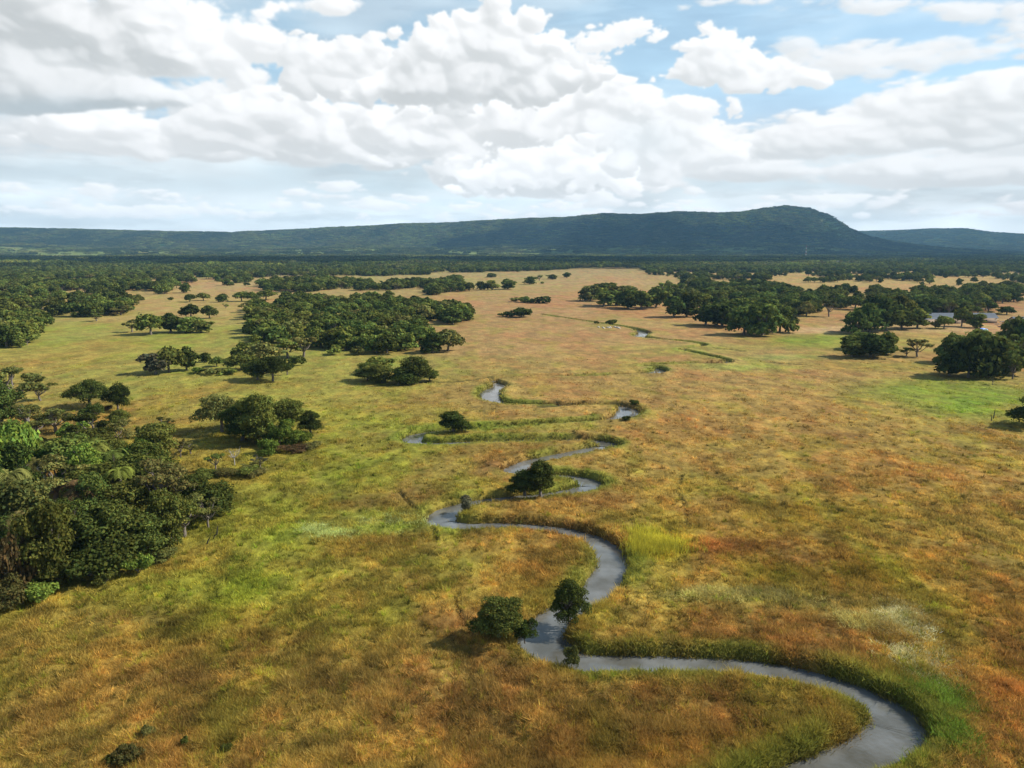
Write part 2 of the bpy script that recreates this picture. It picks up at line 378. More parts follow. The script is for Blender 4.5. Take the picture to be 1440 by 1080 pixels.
def plain_colour(x, y, rd=None):
    px, py, dep = pix(x, y)
    c = np.stack([np.interp(py, YS, [k[i] for k in CS]) for i in range(3)], 1)
    wx = (fbm(x / 30, y / 30, 11, 3) - 0.5); wy = (fbm(x / 30, y / 30, 15, 3) - 0.5)
    for cx, cy, rx, ry, k, wt in BL:
        d = ((px - cx) / rx + wx * 1.1) ** 2 + ((py - cy) / ry + wy * 1.1) ** 2
        e = wt * np.exp(-d * 0.9)
        c += (np.array(k, float) - c) * e[:, None]
    # patches of rust, straw and green grass
    n1 = fbm(x / 16, y / 30, 21, 4); n2 = fbm(x / 9, y / 17, 31, 4); n3 = fbm(x / 2.6, y / 3.6, 41, 3); n4 = fbm(x / 50, y / 110, 25, 3)
    keep = np.clip((dep - 60) / 500, 0, 1)
    a = (ss(.50, .70, n1) * .26)[:, None]; c += (c * np.array([.98, .84, .86]) - c) * a * 1.2
    a = (ss(.53, .72, n2) * .42)[:, None]; c += (c * np.array([.91, 1.05, .74]) - c) * a
    a = (ss(.55, .75, n4) * .5)[:, None]; c += (c * np.array([1.08, .94, .95]) - c) * a
    n5 = fbm(x / 1.1, y / 1.1, 65, 2)
    c *= (1 + .50 * (n3 - .5) * (1 - .5 * keep) + .24 * (fbm(x / 5, y / 8, 61, 3) - .5) + .30 * (n5 - .5) * (1 - keep) - .12 * ss(.62, .78, fbm(x / 3.2, y / 3.2, 67, 3)) * (1 - keep))[:, None]
    a = (ss(.50, .66, fbm(x / 3.4, y / 5, 69, 3)) * .40)[:, None]; c += (c * np.array([1.10, .96, 1.0]) - c) * a
    if rd is not None:
        lush = ss(4.0, 0.6, rd + 3.0 * (fbm(x / 6, y / 6, 51, 3) - .5)) * ss(0.42, 0.62, fbm(x / 14, y / 14, 55, 2) + .06)
        c += (np.array([116, 136, 44.]) - c) * (lush * .55)[:, None]
        mud = ss(0.9, -0.2, rd)
        c += (np.array([92, 74, 48.]) - c) * (mud * .8)[:, None]
    return c

ALB = 0.78      # share of the displayed brightness that is the grass's own
def albedo(c): return lin(np.clip(c, 0, 255)) * ALB * np.array([.985, 1.0, 1.04])

def plain_height(x, y, rd, dd, dep):
    near = np.clip(1 - (dep - 70) / 420, 0.0, 1)
    z = 0.5 * (fbm(x / 60, y / 60, 71, 3) - .5) * ss(3, 14, rd)
    z = z + near * (0.50 * (fbm(x / 1.5, y / 1.5, 75, 3) - .5) + 0.22 * (fbm(x / 7, y / 7, 79, 2) - .5)) * ss(-.5, 1.5, rd)
    z = z + 0.35 * ss(0.1, 1.6, rd) * ss(6, 2, rd)
    edge = fbm(x / 1.6, y / 1.6, 83, 2) * 0.9
    z = z - 1.9 * ss(0.75 + edge, -0.35, rd)
    z = z - 0.45 * ss(0.45, -0.3, dd)
    return z

rows = np.concatenate([np.arange(1300, 700, -1.5), np.arange(700, 470, -0.8), np.arange(470, 400, -0.7), np.arange(400, 362, -0.8), np.arange(362, 353.5, -0.7)])
cols = np.arange(-520, 1961, 2.2)
PX, PY = np.meshgrid(cols, rows)
GX, GY, GD = ground_at(PX.ravel(), PY.ravel())
rd = river_dist(GX, GY); dd = ditch_dist(GX, GY)
GZ = plain_height(GX, GY, rd, dd, GD)
gc = plain_colour(GX, GY, rd)
gc += (np.array([78, 72, 36.]) - gc) * (ss(0.6, -0.2, dd) * .7)[:, None]
nr, nc = len(rows), len(cols)
i = (np.arange(nr - 1)[:, None] * nc + np.arange(nc - 1)[None, :]).ravel()
gf = np.stack([i, i + 1, i + nc + 1, i + nc], 1)

gm, nt, N, L = new_mat('grassland')
o_ = N.new('ShaderNodeOutputMaterial'); d_ = N.new('ShaderNodeBsdfPrincipled'); d_.inputs['Roughness'].default_value = 0.95
d_.inputs['Specular IOR Level'].default_value = 0.1
at = N.new('ShaderNodeAttribute'); at.attribute_name = 'col'
geo = N.new('ShaderNodeNewGeometry')
mp = N.new('ShaderNodeMapping'); mp.inputs['Scale'].default_value = (1.1, 0.7, 1); L.new(geo.outputs['Position'], mp.inputs[0])
nz = N.new('ShaderNodeTexNoise'); nz.inputs['Scale'].default_value = 1.1; nz.inputs['Detail'].default_value = 5; nz.inputs['Roughness'].default_value = .65
L.new(mp.outputs[0], nz.inputs[0])
mr = N.new('ShaderNodeMapRange'); mr.inputs[1].default_value = .3; mr.inputs[2].default_value = .7; mr.inputs[3].default_value = .62; mr.inputs[4].default_value = 1.25
L.new(nz.outputs[0], mr.inputs[0])
mx = N.new('ShaderNodeMix'); mx.data_type = 'RGBA'; mx.blend_type = 'MULTIPLY'; mx.inputs[0].default_value = 1
L.new(at.outputs[0], mx.inputs[6]); L.new(mr.outputs[0], mx.inputs[7])
L.new(mx.outputs[2], d_.inputs['Base Color'])
bp = N.new('ShaderNodeBump'); bp.inputs['Strength'].default_value = .8; bp.inputs['Distance'].default_value = .25; L.new(nz.outputs[0], bp.inputs['Height']); L.new(bp.outputs[0], d_.inputs['Normal'])
L.new(d_.outputs[0], o_.inputs[0])
link('ground', np_mesh('ground', np.stack([GX, GY, GZ], 1), gf[:, ::-1], [gm], albedo(gc), smooth=True), kind='structure')
# the same land continued to all sides and behind
E = 30000.0
V = np.array([[-E, -E, -3.2], [E, -E, -3.2], [E, E, -3.2], [-E, E, -3.2]])
link('ground', np_mesh('outer_ground', V, [[0, 1, 2, 3]], [gm], albedo(np.tile([[96, 96, 50.]], (4, 1)))), kind='structure')

# ------------------------------------------------------------------ water
wm, nt, N, L = new_mat('river_water')
o_ = N.new('ShaderNodeOutputMaterial'); d_ = N.new('ShaderNodeBsdfPrincipled')
d_.inputs['Base Color'].default_value = (0.125, 0.128, 0.118, 1); d_.inputs['Roughness'].default_value = 0.04; d_.inputs['IOR'].default_value = 1.333
d_.inputs['Specular IOR Level'].default_value = 0.7
nz = N.new('ShaderNodeTexNoise'); nz.inputs['Scale'].default_value = 2.2; nz.inputs['Detail'].default_value = 3
g_ = N.new('ShaderNodeNewGeometry'); L.new(g_.outputs['Position'], nz.inputs[0])
n2 = N.new('ShaderNodeTexNoise'); n2.inputs['Scale'].default_value = .22; n2.inputs['Detail'].default_value = 5; L.new(g_.outputs['Position'], n2.inputs[0])
rp = N.new('ShaderNodeValToRGB'); rp.color_ramp.elements[0].position = .35; rp.color_ramp.elements[0].color = (.085, .082, .066, 1)
rp.color_ramp.elements[1].position = .65; rp.color_ramp.elements[1].color = (.165, .170, .160, 1); L.new(n2.outputs[0], rp.inputs[0]); L.new(rp.outputs[0], d_.inputs['Base Color'])
bp = N.new('ShaderNodeBump'); bp.inputs['Strength'].default_value = .3; bp.inputs['Distance'].default_value = .05
L.new(nz.outputs[0], bp.inputs['Height']); L.new(bp.outputs[0], d_.inputs['Normal'])
L.new(d_.outputs[0], o_.inputs[0])
T = np.gradient(RC[:, :2], axis=0); T /= np.linalg.norm(T, axis=1)[:, None] + 1e-9
NN = np.stack([-T[:, 1], T[:, 0]], 1)
hw = (RC[:, 2] * 0.5 + 0.9)[:, None]
A_ = RC[:, :2] + NN * hw; B_ = RC[:, :2] - NN * hw
V = np.vstack([np.c_[A_, np.full(len(A_), WZ)], np.c_[B_, np.full(len(B_), WZ)]])
n = len(A_); k = np.arange(n - 1)
link('river_water', np_mesh('river_water', V, np.stack([k, k + 1, k + 1 + n, k + n], 1), [wm]), kind='structure')

# ------------------------------------------------------------------ hills
HX = [-900,-300,0,100,250,330,400,480,560,640,720,800,850,900,950,1000,1040,1070,1100,1130,1160,1190,1215,1260,1320,1440,1700,2300]
HY = [318,322,321.5,323,327,328,324.5,320.5,317,314,309.5,306.5,301.5,303,299,300.5,299.5,294,291,294,304,323,333,342,349,356,360,361]
def hill_h(x, y):
    """height of the main range at a place of the land"""
    px = 720 + F * x / (y * CT + 20)
    r = 7200 + 300 * np.sin(px / 260.0)
    dep = r
    yy = np.interp(px, HX, HY)
    top = H + (dep * ((540 - yy) / F * CT - ST) / (CT + (540 - yy) / F * ST))
    t = (y - 4300) / (r - 4300)
    prof = np.where(t < 0.45, 0.20 * ss(0, 1, t / 0.45) , 0.20 + 0.80 * ss(0.45, 1.0, t))
    prof = np.clip(prof, 0, 1) * (t > 0)
    rav = (np.abs(fbm(x / 420, y / 900, 91, 3) - .5) * 2 - .35) * ss(.25, .6, t) * ss(1.0, .75, t)
    z = top * prof + rav * 0.36 * np.maximum(top, 0)
    z = z + 8 * (fbm(x / 300, y / 300, 95, 3) - .5) * ss(0, .2, t)
    z = np.where(t > 1, top - (t - 1) * 60, z)
    return z - 3.0 * ss(0.02, 0, t)
hm, nt, N, L = new_mat('hill_scrub')
o_ = N.new('ShaderNodeOutputMaterial'); d_ = N.new('ShaderNodeBsdfDiffuse')
at = N.new('ShaderNodeAttribute'); at.attribute_name = 'col'; L.new(at.outputs[0], d_.inputs[0]); L.new(d_.outputs[0], o_.inputs[0])
hc = np.linspace(-1100, 2500, 640)
hv = np.concatenate([np.linspace(4250, 7600, 230), np.linspace(7650, 9500, 12)])
QX, QY = np.meshgrid((hc - 720) / F, hv); HXx = (QX * (QY * CT + 20)).ravel(); HYy = QY.ravel()
HZ = hill_h(HXx, HYy)
tt = (HYy - 4300) / 2900
g1 = fbm(HXx / 260, HYy / 260, 101, 4); g2 = fbm(HXx / 90, HYy / 200, 105, 3)
hcol = np.tile([[58, 78, 36.]], (len(HXx), 1))
fld = ss(.02, .12, tt) * ss(.52, .36, tt) * ss(.38, .55, g1)
hcol += (np.array([132, 142, 76.]) - hcol) * (fld * .9)[:, None]
bar = ss(.6, .68, g2) * ss(.5, .6, g1)
hcol += (np.array([150, 128, 80.]) - hcol) * (bar * .6)[:, None]
i = (np.arange(len(hv) - 1)[:, None] * len(hc) + np.arange(len(hc) - 1)[None, :]).ravel()
link('hills', np_mesh('hills', np.stack([HXx, HYy, HZ], 1), np.stack([i + len(hc), i + len(hc) + 1, i + 1, i], 1)[:, ::-1], [hm], lin(hcol) * .8, smooth=True), kind='structure')
# second range, farther, behind the right end
GX2 = [700, 1000, 1190, 1250, 1310, 1350, 1390, 1440, 1700, 2400]; GY2 = [345, 333, 326, 325, 322, 322.5, 327, 330, 333, 330]
def far_h(x, y):
    px = 720 + F * x / (y * CT + 20)
    r = 11500.0
    yy = np.interp(px, GX2, GY2)
    top = H + (r * ((540 - yy) / F * CT - ST) / (CT + (540 - yy) / F * ST))
    t = (y - 8200) / (r - 8200)
    z = top * ss(.15, 1, t) * (t > 0)
    z = z + (np.abs(fbm(x / 600, y / 1200, 111, 3) - .5) * 2 - .35) * ss(.2, .6, t) * ss(1., .8, t) * .22 * top
    return np.where(t > 1, top - (t - 1) * 80, z) - 4 * (t < 0.02)
hc2 = np.linspace(600, 2500, 260); hv2 = np.concatenate([np.linspace(8200, 11600, 90), [11800, 12400]])
QX, QY = np.meshgrid((hc2 - 720) / F, hv2); fx = (QX * (QY * CT + 20)).ravel(); fy = QY.ravel()
fz = far_h(fx, fy); g1 = fbm(fx / 240, fy / 240, 121, 4)
fcol = np.tile([[56, 76, 38.]], (len(fx), 1)); fcol += (np.array([110, 122, 70.]) - fcol) * (ss(.6, .7, g1) * .7)[:, None]
i = (np.arange(len(hv2) - 1)[:, None] * len(hc2) + np.arange(len(hc2) - 1)[None, :]).ravel()
link('hills', np_mesh('far_hills', np.stack([fx, fy, fz], 1), np.stack([i + len(hc2), i + len(hc2) + 1, i + 1, i], 1)[:, ::-1], [hm], lin(fcol) * .8, smooth=True), kind='structure')

# ------------------------------------------------------------------ vegetation materials
def leaf_mat(name, trans=0.28, vary=1.0):
    m, nt, N, L = new_mat(name)
    o_ = N.new('ShaderNodeOutputMaterial'); d_ = N.new('ShaderNodeBsdfDiffuse'); t_ = N.new('ShaderNodeBsdfTranslucent')
    at = N.new('ShaderNodeAttribute'); at.attribute_name = 'col'
    oi = N.new('ShaderNodeObjectInfo')
    hs = N.new('ShaderNodeHueSaturation')
    r1 = N.new('ShaderNodeMapRange'); r1.inputs[3].default_value = .5 - .035 * vary; r1.inputs[4].default_value = .5 + .008 * vary; L.new(oi.outputs['Random'], r1.inputs[0])
    ml = N.new('ShaderNodeMath'); ml.operation = 'MULTIPLY'; ml.inputs[1].default_value = 7.13; L.new(oi.outputs['Random'], ml.inputs[0])
    fr = N.new('ShaderNodeMath'); fr.operation = 'FRACT'; L.new(ml.outputs[0], fr.inputs[0])
    r2 = N.new('ShaderNodeMapRange'); r2.inputs[3].default_value = 1 - .38 * vary; r2.inputs[4].default_value = 1 + .5 * vary; L.new(fr.outputs[0], r2.inputs[0])
    L.new(r1.outputs[0], hs.inputs[0]); L.new(r2.outputs[0], hs.inputs[2]); L.new(at.outputs[0], hs.inputs[4])
    L.new(hs.outputs[0], d_.inputs[0]); L.new(hs.outputs[0], t_.inputs[0])
    mx = N.new('ShaderNodeMixShader'); mx.inputs[0].default_value = trans
    L.new(d_.outputs[0], mx.inputs[1]); L.new(t_.outputs[0], mx.inputs[2])
    L.new(mx.outputs[0], o_.inputs[0])
    return m
LEAF = leaf_mat('leaves')
def plain_mat(name, col, rough=.9, metal=0.0, noise=0.25, scale=3.0):
    m, nt, N, L = new_mat(name)
    o_ = N.new('ShaderNodeOutputMaterial'); d_ = N.new('ShaderNodeBsdfPrincipled')
    d_.inputs['Roughness'].default_value = rough; d_.inputs['Metallic'].default_value = metal
    nz = N.new('ShaderNodeTexNoise'); nz.inputs['Scale'].default_value = scale; nz.inputs['Detail'].default_value = 4
    tc = N.new('ShaderNodeTexCoord'); L.new(tc.outputs['Object'], nz.inputs[0])
    mr = N.new('ShaderNodeMapRange'); mr.inputs[3].default_value = 1 - noise; mr.inputs[4].default_value = 1 + noise; L.new(nz.outputs[0], mr.inputs[0])
    mx = N.new('ShaderNodeMix'); mx.data_type = 'RGBA'; mx.blend_type = 'MULTIPLY'; mx.inputs[0].default_value = 1
    mx.inputs[6].default_value = (*col, 1); L.new(mr.outputs[0], mx.inputs[7]); L.new(mx.outputs[2], d_.inputs['Base Color'])
    L.new(d_.outputs[0], o_.inputs[0]); return m
BARK = plain_mat('bark', (.16, .13, .10)); PALEBARK = plain_mat('pale_bark', (.42, .38, .32)); BROWNBARK = plain_mat('dead_brown', (.20, .12, .08))

# ------------------------------------------------------------------ tree shapes
def tube(path, radii, sides=6):
    path = np.asarray(path, float); n = len(path)
    T = np.gradient(path, axis=0); T /= np.linalg.norm(T, axis=1)[:, None] + 1e-9
    ref = np.array([0.31, 0.95, 0.1]); U = np.cross(T, ref); U /= np.linalg.norm(U, axis=1)[:, None] + 1e-9
    W = np.cross(T, U)
    a = np.linspace(0, 2 * np.pi, sides, endpoint=False)
    V = (path[:, None, :] + (np.cos(a)[None, :, None] * U[:, None, :] + np.sin(a)[None, :, None] * W[:, None, :]) * np.asarray(radii)[:, None, None]).reshape(-1, 3)
    f = []
    for i in range(n - 1):
        for j in range(sides):
            f.append([i * sides + j, i * sides + (j + 1) % sides, (i + 1) * sides + (j + 1) % sides, (i + 1) * sides + j])
    return V, np.array(f)

def merge(parts):
    Vs, Fs, o = [], [], 0
    for V, f in parts:
        Vs.append(V); Fs.append(f + o); o += len(V)
    return np.vstack(Vs), np.vstack(Fs)

def limb(r, a, b, r0, r1, n=6, wob=.08):
    a = np.asarray(a, float); b = np.asarray(b, float); Lh = np.linalg.norm(b - a)
    t = np.linspace(0, 1, n)[:, None]
    mid = a + (b - a) * t; mid[:, 2] += (np.sin(t[:, 0] * np.pi) * -0.10 * Lh)
    mid[1:-1] += r.normal(0, wob * Lh * .4, (n - 2, 3))
    return tube(mid, np.linspace(r0, r1, n), 6)

def leaf_cards(r, C, R, n, size, base, dense=1.0, lo=-0.55, jit=.6):
    """n leaf sprays over the skins of ellipsoid lobes (C centres, R radii)"""
    C = np.asarray(C); R = np.asarray(R)
    area = (R[:, 0] * R[:, 1] + R[:, 0] * R[:, 2]) ; p = area / area.sum()
    k = r.choice(len(C), n, p=p)
    u = r.normal(size=(n, 3)); u /= np.linalg.norm(u, axis=1)[:, None]
    u[:, 2] = np.where(u[:, 2] < lo, -u[:, 2], u[:, 2])
    rad = np.where(r.random(n) < .8, .80 + .34 * r.random(n) ** 1.5, .45 + .4 * r.random(n))
    rad = rad * (1 + .22 * np.sin(u[:, 0] * 7 + k * 1.7) * np.cos(u[:, 1] * 6 + k * 2.3) + .12 * np.sin(u[:, 2] * 11 + k))
    P = C[k] + R[k] * u * rad[:, None]
    # drop those buried inside another lobe
    inside = np.zeros(n, bool)
    for j in range(len(C)):
        q = (((P - C[j]) / (R[j] * .72)) ** 2).sum(1) < 1
        inside |= q & (k != j)
    ok = ~inside | (r.random(n) < .12)
    P = P[ok]; u = u[ok]; k = k[ok]; n = len(P)
    nrm = u + r.normal(0, jit, (n, 3)) ; nrm[:, 2] += .25; nrm /= np.linalg.norm(nrm, axis=1)[:, None]
    t = np.cross(nrm, r.normal(size=(n, 3))); t /= np.linalg.norm(t, axis=1)[:, None] + 1e-9
    b = np.cross(nrm, t)
    s = size * (.55 + .9 * r.random(n))[:, None]; s2 = s * (.45 + .4 * r.random(n))[:, None]
    V = np.stack([P - t * s, P + b * s2 - t * s * .1, P + t * s * (.8 + .3 * r.random(n))[:, None], P - b * s2 + t * s * .15], 1)
    V[:, 1] += nrm * s2 * .3; V[:, 3] += nrm * s2 * .3
    lobe = .70 + .6 * r.random(len(C)) ** 1.5
    val = (lobe[k] * (.7 + .6 * r.random(n)))[:, None]
    hue = r.random(n)[:, None]
    c = np.array(base) * val * (1 + (hue - .5) * np.array([.5, .1, -.2]))
    return V.reshape(-1, 3), np.arange(4 * n).reshape(-1, 4), np.repeat(c, 4, 0)

def sublobes(r, C, R, m, q=(.26, .62)):
    oc, orr = [], []
    for c, rr in zip(C, R):
        oc.append(c); orr.append(rr * .78)
        for _ in range(m):
            u = r.normal(size=3); u /= np.linalg.norm(u); u[2] = abs(u[2]) * .9 - .3
            f = r.uniform(*q) * r.choice([.45, .8, 1.1]); d = r.uniform(.45, 1.02)
            oc.append(c + rr * u * d); orr.append(rr * f * np.array([r.uniform(.8, 1.4), r.uniform(.8, 1.4), r.uniform(.55, .95)]))
    return np.array(oc), np.array(orr)

GREEN = {'dark': (.058, .078, .017), 'mid': (.095, .118, .024), 'olive': (.125, .128, .034), 'grey': (.105, .105, .055), 'bright': (.098, .150, .024), 'rust': (.115, .090, .032), 'lime': (.17, .20, .035)}
PROTO = {}
def make_proto(kind, seed, tone, near):
    r = np.random.default_rng(seed)
    limbs = []
    if kind == 'broad':
        W, Hh = 5.2, 8.0; n = 12
        a = np.arange(n) * 2.399 + r.random() * 6; rad = np.sqrt((np.arange(n) + .3) / n) * W * .68
        C = np.stack([np.cos(a) * rad, np.sin(a) * rad, Hh * (.72 - .55 * (rad / W) ** 2 + r.uniform(-.09, .06, n))], 1)
        R = np.stack([r.uniform(1.5, 2.4, n), r.uniform(1.5, 2.4, n), r.uniform(1.2, 1.9, n)], 1)
        C[6:, 2] -= r.uniform(0, 1.3, n - 6)
        fork = Hh * .32
    elif kind == 'dome':
        W, Hh = 4.8, 7.6; n = 15
        a = np.arange(n) * 2.399 + r.random() * 6; rad = np.sqrt((np.arange(n) + .3) / n) * W * .72
        C = np.stack([np.cos(a) * rad, np.sin(a) * rad, Hh * np.clip(.76 - .62 * (rad / W) ** 1.6 + r.uniform(-.08, .06, n), .16, 1)], 1)
        C[9:, 2] = r.uniform(.16, .42, n - 9) * Hh
        R = np.stack([r.uniform(1.4, 2.2, n), r.uniform(1.4, 2.2, n), r.uniform(1.2, 1.8, n)], 1); fork = Hh * .25
    elif kind == 'round':
        W, Hh = 3.6, 7.0; n = 10
        a = r.random(n) * 6.28; rad = np.sqrt(r.random(n)) * W * .55
        C = np.stack([np.cos(a) * rad, np.sin(a) * rad, r.uniform(.18, .78, n) * Hh], 1)
        C[0] = (0, 0, Hh * .76); C[1] = (0.3, -.2, Hh * .45)
        R = np.stack([r.uniform(1.4, 2.1, n)] * 2 + [r.uniform(1.2, 1.8, n)], 1); fork = Hh * .2
    elif kind == 'airy':
        W, Hh = 4.0, 7.0; n = 9
        a = np.arange(n) * 2.399 + r.random() * 6; rad = np.sqrt((np.arange(n) + .4) / n) * W * .75
        C = np.stack([np.cos(a) * rad, np.sin(a) * rad, Hh * r.uniform(.48, .9, n)], 1)
        R = np.stack([r.uniform(.8, 1.4, n)] * 2 + [r.uniform(.5, .9, n)], 1); fork = Hh * .28
    elif kind == 'bush':
        W, Hh = 2.4, 2.6; n = 8
        a = r.random(n) * 6.28; rad = np.sqrt(r.random(n)) * W * .7
        C = np.stack([np.cos(a) * rad, np.sin(a) * rad, r.uniform(.2, .62, n) * Hh], 1)
        R = np.stack([r.uniform(.7, 1.15, n)] * 2 + [r.uniform(.6, .9, n)], 1); fork = .2
    if near:
        m, ncard, size = {'broad': (11, 22000, .155), 'dome': (11, 24000, .155), 'round': (11, 22000, .15), 'airy': (7, 6500, .13), 'bush': (8, 6500, .11)}[kind]
    else:
        m, ncard, size = {'broad': (7, 2300, .50), 'dome': (6, 2400, .50), 'round': (6, 2000, .48), 'airy': (4, 900, .42), 'bush': (5, 800, .30)}[kind]
    SC, SR = sublobes(r, C, R, m)
    if kind == 'airy': SC, SR = SC, SR * .85
    V, f, c = leaf_cards(r, SC, SR, ncard, size, np.array(GREEN[tone]) * (1.22 if near else 1.4), lo=-.9 if kind in ('airy', 'broad') else -.7)
    lowest = .05 if kind == 'bush' else .25
    V[:, 2] = np.maximum(V[:, 2], lowest * (1 + 0 * V[:, 2]))
    ftip = np.array([r.uniform(-.3, .3), r.uniform(-.3, .3), fork])
    tr = .05 * Hh
    limbs.append(limb(r, (0, 0, -.4), ftip, tr, tr * .72, 6, .04))
    for q in range(len(C)):
        limbs.append(limb(r, ftip, C[q], tr * .5, tr * .14, 6, .1))
        if kind == 'airy' or near:
            for _ in range(2 if kind != 'airy' else 3):
                e = C[q] + R[q] * r.uniform(-.8, .8, 3); limbs.append(limb(r, C[q] * .7 + ftip * .3, e, tr * .2, tr * .06, 4, .1))
    TV, TF = merge(limbs)
    nm = 'tree_crown' if kind != 'bush' else 'bush_foliage'
    crown = np_mesh(nm, V, f, [LEAF], c)
    trunk = np_mesh('trunk', TV, TF, [BARK], smooth=True)
    # joined version for trees too small to show their parts
    JV = np.vstack([V, TV]); JF = np.vstack([f, TF + len(V)]); jc = np.vstack([c, np.tile([[.1, .08, .06]], (len(TV), 1))])
    joined = np_mesh('tree', JV, JF, [LEAF, BARK], jc, np.r_[np.zeros(len(f)), np.ones(len(TF))])
    wid = float(np.percentile(np.abs(V[:, :2]), 97)); hei = float(np.percentile(V[:, 2], 99))
    return dict(crown=crown, trunk=trunk, joined=joined, W=2 * wid, H=hei, kind=kind, tone=tone)

def proto(kind, tone, near, v):
    key = (kind, tone, near, v)
    if key not in PROTO:
        PROTO[key] = make_proto(kind, (hash(kind + tone) if False else sum(ord(ch) * (i + 3) for i, ch in enumerate(kind + tone))) + 97 * v + (5000 if near else 0), tone, near)
    return PROTO[key]

# ------------------------------------------------------------------ where everything grows
# (x, base y, width, height, kind, tone) in places of the photograph; one list per stand of trees
ST_ = []
def stand(phrase, items, what='tree'): ST_.append((phrase, items))
B_, R_, A_k, U_, D_ = 'broad', 'round', 'airy', 'bush', 'dome'
stand('large near thicket', [
 (6,862,60,58,U_,'olive'),(34,845,84,84,U_,'rust'),(18,815,80,90,R_,'dark'),(84,836,96,98,R_,'mid'),(128,820,92,104,R_,'dark'),(160,812,86,94,R_,'dark'),(200,800,82,92,R_,'dark'),(196,812,40,26,U_,'bright'),(150,826,44,24,U_,'mid'),(60,852,44,26,U_,'bright'),(236,792,40,22,U_,'olive'),
 (232,782,70,84,R_,'mid'),(258,764,70,74,A_k,'olive'),(292,748,44,42,A_k,'olive'),(276,735,76,66,R_,'dark'),(222,742,84,70,A_k,'olive'),(180,752,84,80,R_,'mid'),
 (136,760,84,86,R_,'dark'),(90,776,84,90,A_k,'mid'),(48,785,84,96,R_,'olive'),(8,770,84,90,R_,'dark'),(30,730,84,80,R_,'dark'),(78,722,84,84,A_k,'olive'),(120,706,76,74,R_,'bright'),
 (166,712,80,76,R_,'mid'),(205,700,70,66,R_,'mid'),(246,706,66,56,R_,'olive'),(8,700,90,80,U_,'bright'),(40,690,80,64,U_,'bright'),(96,686,70,66,R_,'mid'),(150,684,70,66,R_,'dark'),
 (190,684,64,56,U_,'bright'),(20,662,70,54,R_,'dark'),(66,664,30,22,U_,'mid'),(128,650,56,52,R_,'mid'),(170,664,46,40,R_,'mid')])
stand('scrub above near thicket', [
 (14,592,92,76,A_k,'olive'),(0,606,60,70,R_,'dark'),(34,604,44,36,A_k,'olive'),(57,566,34,26,A_k,'mid'),(44,626,70,52,A_k,'olive'),(12,632,60,36,U_,'mid'),(46,644,50,28,U_,'olive'),
 (80,612,52,36,A_k,'olive'),(100,622,46,28,U_,'bright'),(136,640,62,58,A_k,'dark'),(108,636,44,34,A_k,'olive'),(168,634,44,44,A_k,'olive'),(170,602,28,26,R_,'mid'),(66,600,26,20,U_,'olive'),(84,588,14,12,U_,'mid')])
stand('pair of spreading trees above scrub', [(127,576,54,40,B_,'dark'),(166,580,36,40,B_,'dark'),(130,588,36,20,U_,'dark'),(152,578,10,8,U_,'rust')])
stand('scrub left of shaded copse', [(233,606,24,20,A_k,'mid'),(200,616,16,16,U_,'dark'),(226,656,56,60,R_,'mid'),(254,644,16,26,A_k,'olive'),(268,640,24,20,A_k,'olive'),(303,664,26,26,A_k,'mid'),
 (352,666,26,18,A_k,'olive'),(366,660,22,20,A_k,'grey'),(288,674,40,12,U_,'mid'),(318,674,40,14,U_,'olive'),(344,672,36,16,U_,'mid'),(362,672,30,12,U_,'olive')])
stand('shaded copse with vines in left meadow', [(312,612,62,56,B_,'olive'),(340,624,60,56,R_,'dark'),(372,628,56,72,R_,'mid'),(404,604,40,42,R_,'mid'),(437,610,32,32,R_,'dark'),(355,606,60,44,R_,'dark'),
 (392,630,50,36,U_,'bright'),(420,626,40,20,U_,'bright'),(376,640,34,22,U_,'bright'),(412,638,44,12,U_,'rust'),(440,632,30,10,U_,'olive')])
stand('small copse beyond shaded copse', [(218,528,40,30,R_,'grey'),(238,526,44,36,B_,'mid'),(263,522,30,34,R_,'dark'),(290,510,17,14,R_,'dark'),(305,516,18,14,B_,'mid'),(280,526,22,9,U_,'bright'),(300,528,30,10,U_,'olive')])
stand('flat-topped grove above small copse', [(340,522,40,24,B_,'mid'),(362,536,44,30,B_,'dark'),(384,538,44,36,B_,'dark'),(404,528,20,22,A_k,'dark'),(372,512,50,30,B_,'olive'),(350,508,46,26,B_,'mid'),(405,505,38,28,A_k,'mid'),
 (426,504,40,30,A_k,'olive'),(418,516,24,16,U_,'dark'),(318,528,26,10,U_,'mid'),(468,500,26,14,U_,'mid'),(505,500,22,12,U_,'olive')])
stand('compact lone grove', [(516,536,34,26,R_,'dark'),(538,540,42,28,R_,'mid'),(562,542,44,26,R_,'dark'),(583,540,46,40,R_,'dark'),(604,536,22,16,R_,'mid'),(530,528,44,26,R_,'mid')])
stand('lone trees beside the river', [(637,611,42,30,R_,'dark'),(738,700,42,36,R_,'dark'),(760,702,46,50,R_,'dark'),(655,718,22,18,U_,'grey'),(702,912,70,64,D_,'dark'),(738,908,36,28,U_,'dark'),(800,884,50,60,D_,'dark'),(804,942,26,30,U_,'olive'),(880,594,12,8,U_,'dark'),(890,572,16,8,U_,'dark')])
stand('foot of the hills', [(272,370,11,7,R_,'dark')])
stand('low bushes in near grass', [(180,1078,34,22,U_,'olive'),(205,1040,22,16,U_,'olive'),(260,1052,12,14,U_,'mid'),(318,1060,16,14,U_,'mid'),(158,1079,20,12,U_,'dark')])
stand('big dark copse in right meadow', [(1336,530,44,34,R_,'dark'),(1362,533,56,60,B_,'dark'),(1392,532,56,58,R_,'dark'),(1340,512,44,40,B_,'dark'),(1416,528,44,44,R_,'dark'),(1376,512,60,48,B_,'mid'),(1424,534,20,32,A_k,'mid'),(1396,541,9,14,A_k,'olive'),(1436,512,30,40,A_k,'mid')])
stand('crown group by the frame edge', [(1424,494,46,46,B_,'dark'),(1450,497,50,48,B_,'dark'),(1452,604,60,50,R_,'dark')])
